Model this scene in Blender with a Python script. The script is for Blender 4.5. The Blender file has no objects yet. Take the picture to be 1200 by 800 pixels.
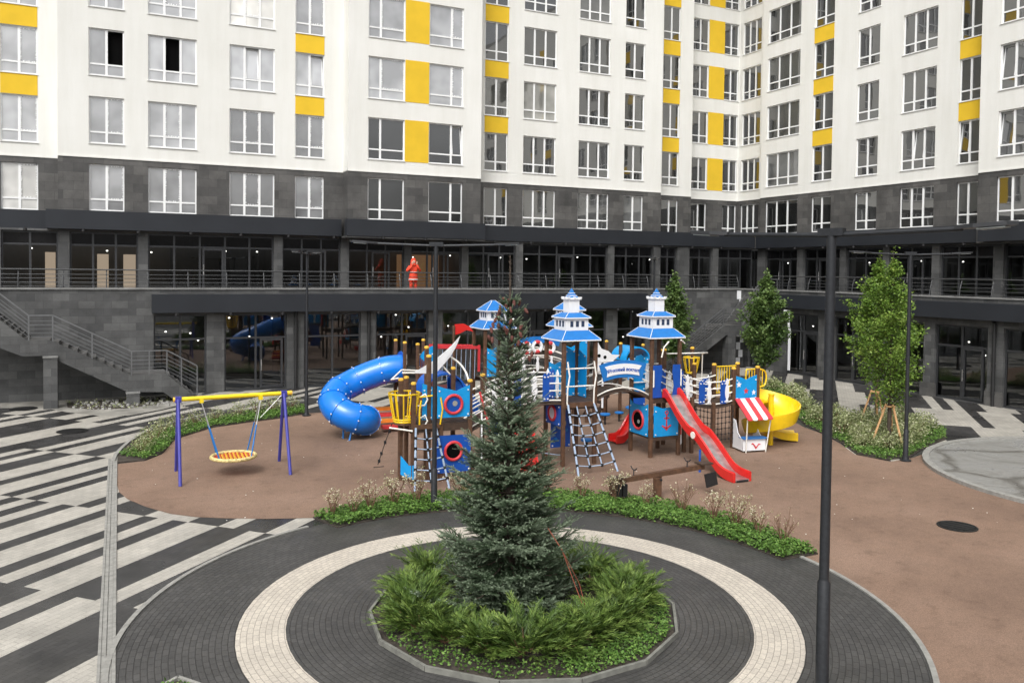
import bpy, math, random
import numpy as np
from mathutils import Vector, Matrix, Euler
random.seed(7)
R = math.radians
PI = math.pi
scene = bpy.context.scene
COL = scene.collection

# ------------------------------------------------------------------ helpers
class MB:
    """collects simple shapes and links them as one mesh object"""
    def __init__(self):
        self.v = []; self.f = []; self.m = []
    def add(self, vs, fs, mi=0):
        o = len(self.v)
        self.v.extend([tuple(p) for p in vs])
        self.f.extend([tuple(i + o for i in q) for q in fs])
        self.m.extend([mi] * len(fs))
        return self
    def box(self, c, s, rz=0.0, M=None, mi=0):
        x, y, z = s[0] / 2, s[1] / 2, s[2] / 2
        vs = [Vector((a * x, b * y, d * z)) for d in (-1, 1) for a, b in ((-1, -1), (1, -1), (1, 1), (-1, 1))]
        if rz: M = Matrix.Rotation(rz, 3, 'Z')
        if M is not None: vs = [M @ p for p in vs]
        c = Vector(c)
        self.add([p + c for p in vs], [(3, 2, 1, 0), (4, 5, 6, 7), (0, 1, 5, 4), (1, 2, 6, 5), (2, 3, 7, 6), (3, 0, 4, 7)], mi)
        return self
    def span(self, a, b, mi=0):
        return self.box([(a[i] + b[i]) / 2 for i in range(3)], [abs(b[i] - a[i]) for i in range(3)], mi=mi)
    def bar(self, p, q, w, h, up=(0, 0, 1), mi=0):
        p = Vector(p); q = Vector(q); d = (q - p); L = d.length
        if L < 1e-6: return self
        d.normalize(); u = Vector(up)
        s = d.cross(u)
        if s.length < 1e-4: s = d.cross(Vector((1, 0, 0)))
        s.normalize(); u = s.cross(d).normalized()
        M = Matrix((d, s, u)).transposed()
        return self.box((p + q) / 2, (L, w, h), M=M, mi=mi)
    def tube(self, pts, r, n=8, cap=True, mi=0, closed=False):
        pts = [Vector(p) for p in pts]; N = len(pts)
        rs = r if isinstance(r, (list, tuple)) else [r] * N
        rings = []
        prev = None
        for i, p in enumerate(pts):
            if closed: d = pts[(i + 1) % N] - pts[i - 1]
            else: d = pts[min(i + 1, N - 1)] - pts[max(i - 1, 0)]
            if d.length < 1e-9: d = Vector((0, 0, 1))
            d.normalize()
            if prev is None:
                a = d.cross(Vector((0, 0, 1)))
                if a.length < 1e-3: a = d.cross(Vector((1, 0, 0)))
            else:
                a = prev - d * prev.dot(d)
                if a.length < 1e-5: a = d.cross(Vector((0, 0, 1)))
            a.normalize(); prev = a
            b = d.cross(a)
            rings.append([p + (a * math.cos(2 * PI * k / n) + b * math.sin(2 * PI * k / n)) * rs[i] for k in range(n)])
        vs = [q for ring in rings for q in ring]; fs = []
        for i in range(N if closed else N - 1):
            j = (i + 1) % N
            for k in range(n):
                l = (k + 1) % n
                fs.append((i * n + k, i * n + l, j * n + l, j * n + k))
        if cap and not closed:
            fs.append(tuple(range(n - 1, -1, -1))); fs.append(tuple((N - 1) * n + k for k in range(n)))
        return self.add(vs, fs, mi)
    def cyl(self, p, q, r, n=10, r2=None, mi=0):
        return self.tube([p, q], [r, r if r2 is None else r2], n, mi=mi)
    def lathe(self, prof, c=(0, 0, 0), n=16, mi=0, rot=0.0, close=True):
        vs = []; fs = []; c = Vector(c); N = len(prof)
        for r, z in prof:
            for k in range(n):
                a = 2 * PI * k / n + rot
                vs.append(c + Vector((r * math.cos(a), r * math.sin(a), z)))
        for i in range(N - 1):
            for k in range(n):
                l = (k + 1) % n
                fs.append((i * n + k, i * n + l, (i + 1) * n + l, (i + 1) * n + k))
        if close:
            fs.append(tuple(range(n - 1, -1, -1))); fs.append(tuple((N - 1) * n + k for k in range(n)))
        return self.add(vs, fs, mi)
    def prism(self, pts, vec, mi=0):
        n = len(pts); vec = Vector(vec)
        vs = [Vector(p) for p in pts] + [Vector(p) + vec for p in pts]
        fs = [tuple(range(n - 1, -1, -1)), tuple(range(n, 2 * n))]
        fs += [(i, (i + 1) % n, n + (i + 1) % n, n + i) for i in range(n)]
        return self.add(vs, fs, mi)
    def flat(self, pts2, z, mi=0):
        return self.add([(x, y, z) for x, y in pts2], [tuple(range(len(pts2)))], mi)
    def annulus(self, c, r0, r1, z, a0=0, a1=2 * PI, n=96, mi=0):
        vs = []; fs = []
        for i in range(n + 1):
            a = a0 + (a1 - a0) * i / n
            for r in (r0, r1): vs.append((c[0] + r * math.cos(a), c[1] + r * math.sin(a), z))
        for i in range(n): fs.append((2 * i, 2 * i + 1, 2 * i + 3, 2 * i + 2))
        return self.add(vs, fs, mi)
    def build(self, name, mats, parent=None, smooth=None, loc=None):
        me = bpy.data.meshes.new(name)
        me.from_pydata(self.v, [], self.f)
        if not isinstance(mats, (list, tuple)): mats = [mats]
        for m in mats: me.materials.append(m)
        if len(mats) > 1: me.polygons.foreach_set('material_index', self.m)
        if smooth:
            me.polygons.foreach_set('use_smooth', [True] * len(me.polygons))
            me.update(); me.set_sharp_from_angle(angle=R(smooth))
        me.update()
        o = bpy.data.objects.new(name, me); COL.objects.link(o)
        if loc is not None: o.location = loc
        if parent is not None: o.parent = parent
        return o

def np_mesh(name, verts, faces, mat, parent=None, tint=None):
    """fast mesh of equal sized faces from numpy arrays; tint = per vertex float attribute"""
    me = bpy.data.meshes.new(name)
    nv, nf, k = len(verts), len(faces), faces.shape[1]
    me.vertices.add(nv); me.vertices.foreach_set('co', verts.astype(np.float32).ravel())
    me.loops.add(nf * k); me.loops.foreach_set('vertex_index', faces.astype(np.int32).ravel())
    me.polygons.add(nf); me.polygons.foreach_set('loop_start', np.arange(0, nf * k, k, dtype=np.int32))
    me.polygons.foreach_set('loop_total', np.full(nf, k, dtype=np.int32))
    me.update(calc_edges=True)
    if tint is not None:
        at = me.attributes.new('tint', 'FLOAT', 'POINT'); at.data.foreach_set('value', tint.astype(np.float32))
    me.materials.append(mat)
    o = bpy.data.objects.new(name, me); COL.objects.link(o)
    if parent is not None: o.parent = parent
    return o

def tag(o, label=None, cat=None, group=None, kind=None):
    if label: o['label'] = label
    if cat: o['category'] = cat
    if group: o['group'] = group
    if kind: o['kind'] = kind
    return o
def thing(name, label, cat, loc=(0, 0, 0), rz=0.0, group=None):
    o = bpy.data.objects.new(name, None); COL.objects.link(o)
    o.empty_display_size = 0.2
    o.location = loc; o.rotation_euler = (0, 0, rz)
    return tag(o, label, cat, group)
def struct(mb, name, mats, **k):
    return tag(mb.build(name, mats, **k), kind='structure')
def copy_tree(o, parent=None):
    c = o.copy(); COL.objects.link(c)
    if parent is not None: c.parent = parent
    for ch in list(o.children): copy_tree(ch, c)
    return c
def place_copy(proto, loc, rz=0.0, label=None, group=None, scale=None):
    c = copy_tree(proto); c.location = loc; c.rotation_euler = (0, 0, rz)
    if scale is not None: c.scale = (scale,) * 3 if not isinstance(scale, (tuple, list)) else scale
    if label: c['label'] = label
    if group: c['group'] = group
    return c

# ------------------------------------------------------------------ materials
MATS = {}
def nodes(name):
    m = bpy.data.materials.new(name); m.use_nodes = True
    nt = m.node_tree; b = nt.nodes['Principled BSDF']
    MATS[name] = m
    return m, nt, b
def N(nt, t, **k):
    n = nt.nodes.new(t)
    for a, v in k.items(): setattr(n, a, v)
    return n
def rgb(c): return (c[0], c[1], c[2], 1.0)
def ramp(nt, stops):
    r = N(nt, 'ShaderNodeValToRGB'); e = r.color_ramp.elements
    while len(e) < len(stops): e.new(0.5)
    for x, (p, c) in zip(e, stops): x.position = p; x.color = rgb(c)
    return r
def mul(c, k): return tuple(min(1, x * k) for x in c)
def plain(name, c, rough=0.5, metal=0.0, var=0.12, scale=6.0, spec=0.5, bump=0.0, bscale=60.0, coat=0.0, emit=None):
    """solid colour with soft cloudy wear"""
    m, nt, b = nodes(name)
    tc = N(nt, 'ShaderNodeTexCoord'); nz = N(nt, 'ShaderNodeTexNoise')
    nz.inputs['Scale'].default_value = scale; nz.inputs['Detail'].default_value = 5.0
    nt.links.new(tc.outputs['Object'], nz.inputs['Vector'])
    r = ramp(nt, [(0.3, mul(c, 1 - var)), (0.7, mul(c, 1 + var))])
    nt.links.new(nz.outputs['Fac'], r.inputs['Fac']); nt.links.new(r.outputs['Color'], b.inputs['Base Color'])
    b.inputs['Roughness'].default_value = rough; b.inputs['Metallic'].default_value = metal
    b.inputs['Specular IOR Level'].default_value = spec
    if coat: b.inputs['Coat Weight'].default_value = coat
    if bump:
        n2 = N(nt, 'ShaderNodeTexNoise'); n2.inputs['Scale'].default_value = bscale
        nt.links.new(tc.outputs['Object'], n2.inputs['Vector'])
        bp = N(nt, 'ShaderNodeBump'); bp.inputs['Strength'].default_value = bump; bp.inputs['Distance'].default_value = 0.02
        nt.links.new(n2.outputs['Fac'], bp.inputs['Height']); nt.links.new(bp.outputs['Normal'], b.inputs['Normal'])
    if emit:
        b.inputs['Emission Color'].default_value = rgb(emit[0]); b.inputs['Emission Strength'].default_value = emit[1]
    return m
def math_node(nt, op, a, b=None):
    n = N(nt, 'ShaderNodeMath', operation=op)
    for i, x in enumerate((a, b)):
        if x is None: continue
        if isinstance(x, (int, float)): n.inputs[i].default_value = x
        else: nt.links.new(x, n.inputs[i])
    return n.outputs[0]
def bricks(name, c1, c2, mortar, bw, bh, ms, rough=0.8, uv='wall', vstretch=1.0, spots=None, gloss=None, bump=0.3, offset=0.5, center=None, radial=False, rot=0.0, bias=0.0):
    """tile or paver cladding: brick layout plus mottling and stains"""
    m, nt, b = nodes(name)
    g = N(nt, 'ShaderNodeNewGeometry'); sx = N(nt, 'ShaderNodeSeparateXYZ')
    nt.links.new(g.outputs['Position'], sx.inputs[0])
    X, Y, Z = sx.outputs
    cb = N(nt, 'ShaderNodeCombineXYZ')
    if uv == 'wall':
        nt.links.new(math_node(nt, 'ADD', X, Y), cb.inputs[0]); nt.links.new(Z, cb.inputs[1])
    elif uv == 'polar':
        dx = math_node(nt, 'SUBTRACT', X, center[0]); dy = math_node(nt, 'SUBTRACT', Y, center[1])
        rr = math_node(nt, 'SQRT', math_node(nt, 'ADD', math_node(nt, 'MULTIPLY', dx, dx), math_node(nt, 'MULTIPLY', dy, dy)))
        an = math_node(nt, 'ARCTAN2', dy, dx)
        nt.links.new(math_node(nt, 'MULTIPLY', an, center[2]), cb.inputs[0]); nt.links.new(rr, cb.inputs[1])
    else:
        c, s = math.cos(rot), math.sin(rot)
        nt.links.new(math_node(nt, 'ADD', math_node(nt, 'MULTIPLY', X, c), math_node(nt, 'MULTIPLY', Y, s)), cb.inputs[0])
        nt.links.new(math_node(nt, 'ADD', math_node(nt, 'MULTIPLY', X, -s), math_node(nt, 'MULTIPLY', Y, c)), cb.inputs[1])
    br = N(nt, 'ShaderNodeTexBrick'); br.offset = offset
    br.inputs['Color1'].default_value = rgb(c1); br.inputs['Color2'].default_value = rgb(c2); br.inputs['Mortar'].default_value = rgb(mortar)
    br.inputs['Scale'].default_value = 1.0; br.inputs['Mortar Size'].default_value = ms; br.inputs['Mortar Smooth'].default_value = 0.2
    br.inputs['Brick Width'].default_value = bw; br.inputs['Row Height'].default_value = bh; br.inputs['Bias'].default_value = bias
    nt.links.new(cb.outputs[0], br.inputs['Vector'])
    nz = N(nt, 'ShaderNodeTexNoise'); nz.inputs['Scale'].default_value = 0.9; nz.inputs['Detail'].default_value = 8.0; nz.inputs['Roughness'].default_value = 0.7
    nt.links.new(g.outputs['Position'], nz.inputs['Vector'])
    lo, hi = spots or (0.72, 1.22)
    r = ramp(nt, [(0.3, (lo, lo, lo)), (0.7, (hi, hi, hi))])
    nt.links.new(nz.outputs['Fac'], r.inputs['Fac'])
    mx = N(nt, 'ShaderNodeMix', data_type='RGBA', blend_type='MULTIPLY'); mx.inputs[0].default_value = 1.0
    nt.links.new(br.outputs['Color'], mx.inputs[6]); nt.links.new(r.outputs['Color'], mx.inputs[7])
    nf = N(nt, 'ShaderNodeTexNoise'); nf.inputs['Scale'].default_value = 45.0; nf.inputs['Detail'].default_value = 3.0
    nt.links.new(g.outputs['Position'], nf.inputs['Vector'])
    r2 = ramp(nt, [(0.3, (0.85,) * 3), (0.7, (1.15,) * 3)]); nt.links.new(nf.outputs['Fac'], r2.inputs['Fac'])
    mx2 = N(nt, 'ShaderNodeMix', data_type='RGBA', blend_type='MULTIPLY'); mx2.inputs[0].default_value = 1.0
    nt.links.new(mx.outputs[2], mx2.inputs[6]); nt.links.new(r2.outputs['Color'], mx2.inputs[7])
    nt.links.new(mx2.outputs[2], b.inputs['Base Color'])
    if gloss:
        n3 = N(nt, 'ShaderNodeTexNoise'); n3.inputs['Scale'].default_value = 0.35; n3.inputs['Detail'].default_value = 4.0
        nt.links.new(g.outputs['Position'], n3.inputs['Vector'])
        mr = N(nt, 'ShaderNodeMapRange'); mr.inputs['From Min'].default_value = 0.42; mr.inputs['From Max'].default_value = 0.62
        mr.inputs['To Min'].default_value = gloss; mr.inputs['To Max'].default_value = rough
        nt.links.new(n3.outputs['Fac'], mr.inputs['Value']); nt.links.new(mr.outputs[0], b.inputs['Roughness'])
    else: b.inputs['Roughness'].default_value = rough
    if bump:
        bp = N(nt, 'ShaderNodeBump'); bp.inputs['Strength'].default_value = bump; bp.inputs['Distance'].default_value = 0.01
        inv = math_node(nt, 'SUBTRACT', 1.0, br.outputs['Fac'])
        nt.links.new(inv, bp.inputs['Height']); nt.links.new(bp.outputs['Normal'], b.inputs['Normal'])
    return m
def foliage(name, stops, rough=0.55, trans=0.25, noise=0.0):
    """leaf colour driven by the leaf's own tint attribute"""
    m, nt, b = nodes(name)
    at = N(nt, 'ShaderNodeAttribute', attribute_name='tint')
    r = ramp(nt, stops); nt.links.new(at.outputs['Fac'], r.inputs['Fac'])
    nt.links.new(r.outputs['Color'], b.inputs['Base Color'])
    b.inputs['Roughness'].default_value = rough; b.inputs['Specular IOR Level'].default_value = 0.3
    if trans:
        tr = N(nt, 'ShaderNodeBsdfTranslucent'); nt.links.new(r.outputs['Color'], tr.inputs['Color'])
        mx = N(nt, 'ShaderNodeMixShader'); mx.inputs[0].default_value = trans
        out = nt.nodes['Material Output']
        nt.links.new(b.outputs[0], mx.inputs[1]); nt.links.new(tr.outputs[0], mx.inputs[2]); nt.links.new(mx.outputs[0], out.inputs['Surface'])
    return m
def glass_pane(name, base, ior=2.3, rough=0.02):
    m, nt, b = nodes(name)
    tc = N(nt, 'ShaderNodeNewGeometry'); nz = N(nt, 'ShaderNodeTexNoise'); nz.inputs['Scale'].default_value = 0.8
    nt.links.new(tc.outputs['Position'], nz.inputs['Vector'])
    bp = N(nt, 'ShaderNodeBump'); bp.inputs['Strength'].default_value = 0.12; bp.inputs['Distance'].default_value = 0.02
    nt.links.new(nz.outputs['Fac'], bp.inputs['Height']); nt.links.new(bp.outputs['Normal'], b.inputs['Normal'])
    r = ramp(nt, [(0.35, mul(base, 0.7)), (0.65, mul(base, 1.3))]); nt.links.new(nz.outputs['Fac'], r.inputs['Fac'])
    oi = N(nt, 'ShaderNodeObjectInfo'); rv = ramp(nt, [(0.0, (.35,) * 3), (0.5, (.85,) * 3), (0.8, (1.15,) * 3), (1.0, (2.3, 2.2, 1.95))]); nt.links.new(oi.outputs['Random'], rv.inputs['Fac'])
    mv = N(nt, 'ShaderNodeMix', data_type='RGBA', blend_type='MULTIPLY'); mv.inputs[0].default_value = 1
    nt.links.new(r.outputs['Color'], mv.inputs[6]); nt.links.new(rv.outputs['Color'], mv.inputs[7]); nt.links.new(mv.outputs[2], b.inputs['Base Color'])
    b.inputs['IOR'].default_value = ior; b.inputs['Roughness'].default_value = rough
    return m
def shop_glass(name):
    m, nt, b = nodes(name)
    out = nt.nodes['Material Output']
    tr = N(nt, 'ShaderNodeBsdfTransparent'); tr.inputs['Color'].default_value = (0.52, 0.53, 0.53, 1)
    gl = N(nt, 'ShaderNodeBsdfGlossy'); gl.inputs['Roughness'].default_value = 0.015; gl.inputs['Color'].default_value = (0.9, 0.93, 0.95, 1)
    fr = N(nt, 'ShaderNodeFresnel'); fr.inputs['IOR'].default_value = 2.1
    mx = N(nt, 'ShaderNodeMixShader')
    nt.links.new(fr.outputs[0], mx.inputs[0]); nt.links.new(tr.outputs[0], mx.inputs[1]); nt.links.new(gl.outputs[0], mx.inputs[2])
    nt.links.new(mx.outputs[0], out.inputs['Surface'])
    return m
def emit_mat(name, c, s):
    m, nt, b = nodes(name)
    b.inputs['Base Color'].default_value = rgb(c); b.inputs['Emission Color'].default_value = rgb(c); b.inputs['Emission Strength'].default_value = s
    return m

def plaster():
    m, nt, b = nodes('white_plaster')
    g = N(nt, 'ShaderNodeNewGeometry'); mp = N(nt, 'ShaderNodeMapping'); mp.inputs['Scale'].default_value = (1.6, 1.6, 0.16)
    nt.links.new(g.outputs['Position'], mp.inputs['Vector'])
    out = None
    for vec, sc, dt, lo, hi, a, c in ((mp.outputs[0], 1.3, 6, .955, 1.02, .30, .62), (g.outputs['Position'], .22, 5, .95, 1.03, .3, .7), (g.outputs['Position'], 30, 3, .975, 1.02, .3, .7)):
        n = N(nt, 'ShaderNodeTexNoise'); n.inputs['Scale'].default_value = sc; n.inputs['Detail'].default_value = dt; n.inputs['Roughness'].default_value = .65
        nt.links.new(vec, n.inputs['Vector']); r = ramp(nt, [(a, (lo, lo * .998, lo * .985)), (c, (hi, hi, hi))]); nt.links.new(n.outputs['Fac'], r.inputs['Fac'])
        mx = N(nt, 'ShaderNodeMix', data_type='RGBA', blend_type='MULTIPLY'); mx.inputs[0].default_value = 1
        if out is None: mx.inputs[6].default_value = (0.77, 0.77, 0.745, 1)
        else: nt.links.new(out, mx.inputs[6])
        nt.links.new(r.outputs['Color'], mx.inputs[7]); out = mx.outputs[2]
    nt.links.new(out, b.inputs['Base Color']); b.inputs['Roughness'].default_value = .88; b.inputs['Specular IOR Level'].default_value = .2
    return m
M_plaster = plaster()
M_rail2 = plain('dark_terrace_railing', (0.075, 0.077, 0.08), 0.45, metal=0.5, var=0.15)
M_stone = bricks('dark_stone_cladding', (0.100, 0.097, 0.093), (0.056, 0.055, 0.054), (0.036, 0.036, 0.036), 0.80, 0.40, 0.005, 0.62, spots=(0.62, 1.38), bump=0.1)
M_stone2 = bricks('grey_stone_cladding', (0.096, 0.097, 0.096), (0.052, 0.053, 0.054), (0.036, 0.036, 0.036), 0.62, 0.31, 0.005, 0.6, spots=(0.6, 1.4), bump=0.1)
M_yellow = plain('yellow_render', (0.76, 0.50, 0.035), 0.8, var=0.05, scale=1.5, spec=0.2)
M_upvc = plain('white_window_frame', (0.86, 0.87, 0.87), 0.35, var=0.02)
M_sill = plain('white_metal_sill', (0.8, 0.8, 0.79), 0.4, var=0.04)
M_pane = glass_pane('window_glass', (0.030, 0.032, 0.033), 2.5)
M_film_sky = glass_pane('film_glass_with_painted_sky_reflection', (0.37, 0.378, 0.39), 3.4)  # taped film panes; the pale sky reflection is painted into their base colour
M_pane2 = glass_pane('window_glass_with_net_curtain', (0.16, 0.165, 0.165), 2.3)
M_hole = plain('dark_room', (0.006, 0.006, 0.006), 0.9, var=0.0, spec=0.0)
M_fascia = plain('anthracite_fascia', (0.022, 0.025, 0.031), 0.45, metal=0.2, var=0.12, scale=0.8)
M_alu = plain('dark_aluminium', (0.045, 0.047, 0.05), 0.4, metal=0.5, var=0.1)
M_alu2 = plain('grey_aluminium', (0.06, 0.062, 0.066), 0.4, metal=0.5, var=0.1)
M_shop = shop_glass('shop_glass')
M_spand = glass_pane('black_spandrel_glass', (0.008, 0.008, 0.009), 1.5, 0.05)
M_room = plain('unlit_shop_interior', (0.46, 0.46, 0.45), 0.9, var=0.3, scale=0.6, spec=0.1)
M_roomfl = plain('shop_concrete_floor', (0.16, 0.155, 0.15), 0.8, var=0.2, scale=0.8)
M_lamp = emit_mat('ceiling_lamp_glow', (1.0, 0.97, 0.9), 4.5)
M_warm = emit_mat('lit_back_window', (0.95, 0.74, 0.54), 0.6)
M_warm2 = emit_mat('lit_back_window_dim', (0.8, 0.42, 0.2), 0.22)
M_rail = plain('grey_railing_metal', (0.18, 0.184, 0.19), 0.42, metal=0.6, var=0.15)
M_coping = plain('pale_stone_coping', (0.20, 0.20, 0.195), 0.75, var=0.2, scale=2)
M_dkmetal = plain('charcoal_lamp_paint', (0.028, 0.03, 0.034), 0.42, metal=0.3, var=0.2, scale=20)
M_conc = plain('grey_concrete', (0.30, 0.295, 0.28), 0.85, var=0.2, scale=3, bump=0.15)
M_steps = bricks('stone_steps', (0.10, 0.098, 0.095), (0.075, 0.075, 0.073), (0.045, 0.045, 0.045), 0.9, 0.45, 0.006, 0.7, spots=(0.75, 1.25), bump=0.1)
M_wood = plain('brown_timber_post', (0.095, 0.048, 0.026), 0.6, var=0.35, scale=9)
M_woodd = plain('dark_timber_deck', (0.055, 0.033, 0.022), 0.7, var=0.3, scale=9)
M_cap = plain('yellow_post_cap', (0.80, 0.48, 0.06), 0.4, var=0.06)
M_sky = plain('sky_blue_panel', (0.005, 0.30, 0.70), 0.35, var=0.06, coat=0.2)
M_blue = plain('royal_blue_plastic', (0.004, 0.11, 0.52), 0.32, var=0.08, coat=0.2)
M_tube = plain('bright_blue_slide_plastic', (0.002, 0.175, 0.66), 0.28, var=0.07, scale=3, coat=0.3)
M_navy = plain('navy_blue_panel', (0.006, 0.075, 0.38), 0.4, var=0.08)
M_roof = plain('blue_roof_panel', (0.012, 0.165, 0.50), 0.45, var=0.08)
M_white = plain('white_hdpe_panel', (0.80, 0.81, 0.83), 0.4, var=0.03)
M_pipe = plain('cream_painted_pipe', (0.82, 0.80, 0.74), 0.35, var=0.05)
M_red = plain('red_slide_plastic', (0.62, 0.022, 0.018), 0.3, var=0.07, coat=0.3)
M_redp = plain('red_panel', (0.60, 0.045, 0.055), 0.4, var=0.06)
M_orange = plain('orange_plank', (0.80, 0.26, 0.03), 0.5, var=0.08)
M_yel = plain('yellow_plastic', (0.85, 0.56, 0.01), 0.3, var=0.06, coat=0.3)
M_steel = plain('worn_stainless_chute', (0.55, 0.54, 0.53), 0.32, metal=0.85, var=0.3, scale=5)
M_rope = plain('grey_blue_rope', (0.30, 0.38, 0.50), 0.8, var=0.15, scale=40)
M_knot = plain('black_rope_joint', (0.01, 0.01, 0.012), 0.5, var=0)
M_dkrope = plain('dark_brown_net_rope', (0.05, 0.035, 0.03), 0.85, var=0.1)
M_maroon = plain('maroon_net_slat', (0.13, 0.035, 0.035), 0.7, var=0.2)
M_win = plain('dark_play_window', (0.03, 0.05, 0.1), 0.4, var=0.1)
M_purple = plain('indigo_swing_post', (0.05, 0.05, 0.30), 0.35, var=0.08)
M_swyel = plain('yellow_swing_beam', (0.82, 0.62, 0.02), 0.35, var=0.05)
M_basket = plain('red_woven_rope', (0.42, 0.05, 0.025), 0.8, var=0.3, scale=18)
M_chain = plain('galvanised_chain', (0.5, 0.5, 0.5), 0.4, metal=0.8, var=0.1)
M_black = plain('black_rubber', (0.012, 0.012, 0.013), 0.6, var=0.2)
M_iron = plain('black_cast_iron', (0.018, 0.018, 0.018), 0.5, metal=0.4, var=0.4, scale=14)
M_hiviz = plain('orange_red_work_suit', (0.80, 0.065, 0.025), 0.7, var=0.12)
M_band = plain('silver_reflective_band', (0.75, 0.72, 0.70), 0.4, var=0.05)
M_skin = plain('skin', (0.5, 0.3, 0.22), 0.6, var=0.05)
M_lens = plain('pale_lamp_lens', (0.55, 0.60, 0.60), 0.2, var=0.08, metal=0.2)
M_stake = plain('pale_pine_stake', (0.55, 0.32, 0.15), 0.7, var=0.2, scale=10)
M_soil = plain('dark_planting_soil', (0.045, 0.036, 0.028), 0.95, var=0.5, scale=5, bump=0.6, bscale=25)
M_bark = plain('grey_brown_bark', (0.065, 0.048, 0.036), 0.9, var=0.35, scale=18, bump=0.4)
M_twig = plain('brown_twig', (0.16, 0.085, 0.05), 0.8, var=0.25, scale=20)
M_guy = plain('orange_red_cord', (0.36, 0.10, 0.06), 0.7, var=0.1)
M_cone = plain('reddish_brown_cone', (0.13, 0.045, 0.035), 0.8, var=0.3, scale=30)
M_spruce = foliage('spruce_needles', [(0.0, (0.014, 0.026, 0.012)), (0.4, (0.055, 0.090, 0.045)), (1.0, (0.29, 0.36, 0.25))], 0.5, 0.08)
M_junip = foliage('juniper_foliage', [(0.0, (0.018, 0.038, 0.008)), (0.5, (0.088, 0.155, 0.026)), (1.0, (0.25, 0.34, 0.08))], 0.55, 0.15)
M_cover = foliage('ground_cover_leaves', [(0.0, (0.05, 0.10, 0.02)), (0.5, (0.12, 0.24, 0.045)), (1.0, (0.26, 0.40, 0.10))], 0.5, 0.25)
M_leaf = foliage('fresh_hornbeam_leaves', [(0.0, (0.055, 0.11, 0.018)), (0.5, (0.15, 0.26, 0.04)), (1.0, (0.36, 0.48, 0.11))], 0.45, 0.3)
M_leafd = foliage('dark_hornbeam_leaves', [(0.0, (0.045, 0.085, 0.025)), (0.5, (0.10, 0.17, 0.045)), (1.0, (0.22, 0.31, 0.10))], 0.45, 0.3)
M_cream = foliage('cream_leaf_tufts', [(0.0, (0.26, 0.26, 0.11)), (0.5, (0.55, 0.50, 0.32)), (1.0, (0.72, 0.68, 0.52))], 0.6, 0.25)
M_varieg = foliage('variegated_dogwood_leaves', [(0.0, (0.12, 0.16, 0.05)), (0.45, (0.30, 0.34, 0.15)), (1.0, (0.70, 0.70, 0.48))], 0.55, 0.25)
# ================================================================== BUILDINGS
FLOORS = [(7.93, 10.0)] + [(10.91 + 3.0 * k, 12.97 + 3.0 * k) for k in range(6)]
STONE_TOP = 10.29
WALL_TOP = 29.6

class Face:
    """a facade plane; u runs to the right as seen from the courtyard, d goes into the building"""
    def __init__(self, axis, c): self.axis = axis; self.c = c
    def P(self, u, z, d=0.0):
        return (u, self.c + d, z) if self.axis == 'x' else (self.c + d, -u, z)
    def place(self, o, u, z, d=0.0):
        o.location = self.P(u, z, d); o.rotation_euler = (0, 0, 0 if self.axis == 'x' else -PI / 2)
    def box(self, mb, u0, u1, z0, z1, d0, d1, mi=0):
        return mb.span(self.P(u0, z0, d0), self.P(u1, z1, d1), mi)

def wall(mb, F, u0, u1, z0, z1, holes, depth=0.16, mi=0, side=True):
    """wall sheet with true openings, reveals all round and returns at its ends"""
    us = sorted({u0, u1} | {round(h[i], 4) for h in holes for i in (0, 1) if u0 < h[i] < u1})
    zs = sorted({z0, z1} | {round(h[i], 4) for h in holes for i in (2, 3) if z0 < h[i] < z1})
    for a, b in zip(us, us[1:]):
        for c, d in zip(zs, zs[1:]):
            mu, mz = (a + b) / 2, (c + d) / 2
            if any(h[0] < mu < h[1] and h[2] < mz < h[3] for h in holes): continue
            mb.add([F.P(a, c), F.P(b, c), F.P(b, d), F.P(a, d)], [(0, 1, 2, 3)], mi)
    for h in holes:
        a, b, c, d = max(h[0], u0), min(h[1], u1), max(h[2], z0), min(h[3], z1)
        if a >= b or c >= d: continue
        q = [(a, c), (b, c), (b, d), (a, d)]
        for i in range(4):
            p, r = q[i], q[(i + 1) % 4]
            mb.add([F.P(*p), F.P(*r), F.P(*r, depth), F.P(*p, depth)], [(0, 3, 2, 1)], mi)

_wm = {}
def frame_mesh(w, h, lay):
    key = (round(w, 2), round(h, 2), lay)
    if key in _wm: return _wm[key]
    mb = MB(); f = 0.055; d0, d1 = 0.085, 0.15
    mb.span((0, d0, 0), (f, d1, h)); mb.span((w - f, d0, 0), (w, d1, h))
    mb.span((f, d0, h - f), (w - f, d1, h)); mb.span((f, d0, 0), (w - f, d1, f))
    tr = h * 0.245
    mb.span((f, d0, tr - 0.035), (w - f, d1, tr + 0.035))
    cells = []
    xs = [0] + [w * t for t in lay] + [w]
    for i, x in enumerate(xs[1:-1]):
        mb.span((x - 0.05, d0 - 0.002, f), (x + 0.05, d1 + 0.002, tr - 0.035)); mb.span((x - 0.05, d0 - 0.002, tr + 0.035), (x + 0.05, d1 + 0.002, h - f))
    for i in range(len(xs) - 1):
        a = xs[i] + (f if i == 0 else 0.05); b = xs[i + 1] - (f if i == len(xs) - 2 else 0.05)
        cells.append((a, b, f, tr - 0.035)); cells.append((a, b, tr + 0.035, h - f))
    o = mb.build('window', M_upvc); me = o.data; bpy.data.objects.remove(o)
    sb = MB().span((-0.03, -0.045, -0.035), (w + 0.03, 0.085, 0.0)); so = sb.build('sill', M_sill); sme = so.data; bpy.data.objects.remove(so)
    _wm[key] = (me, sme, cells, lay)
    return _wm[key]

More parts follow.
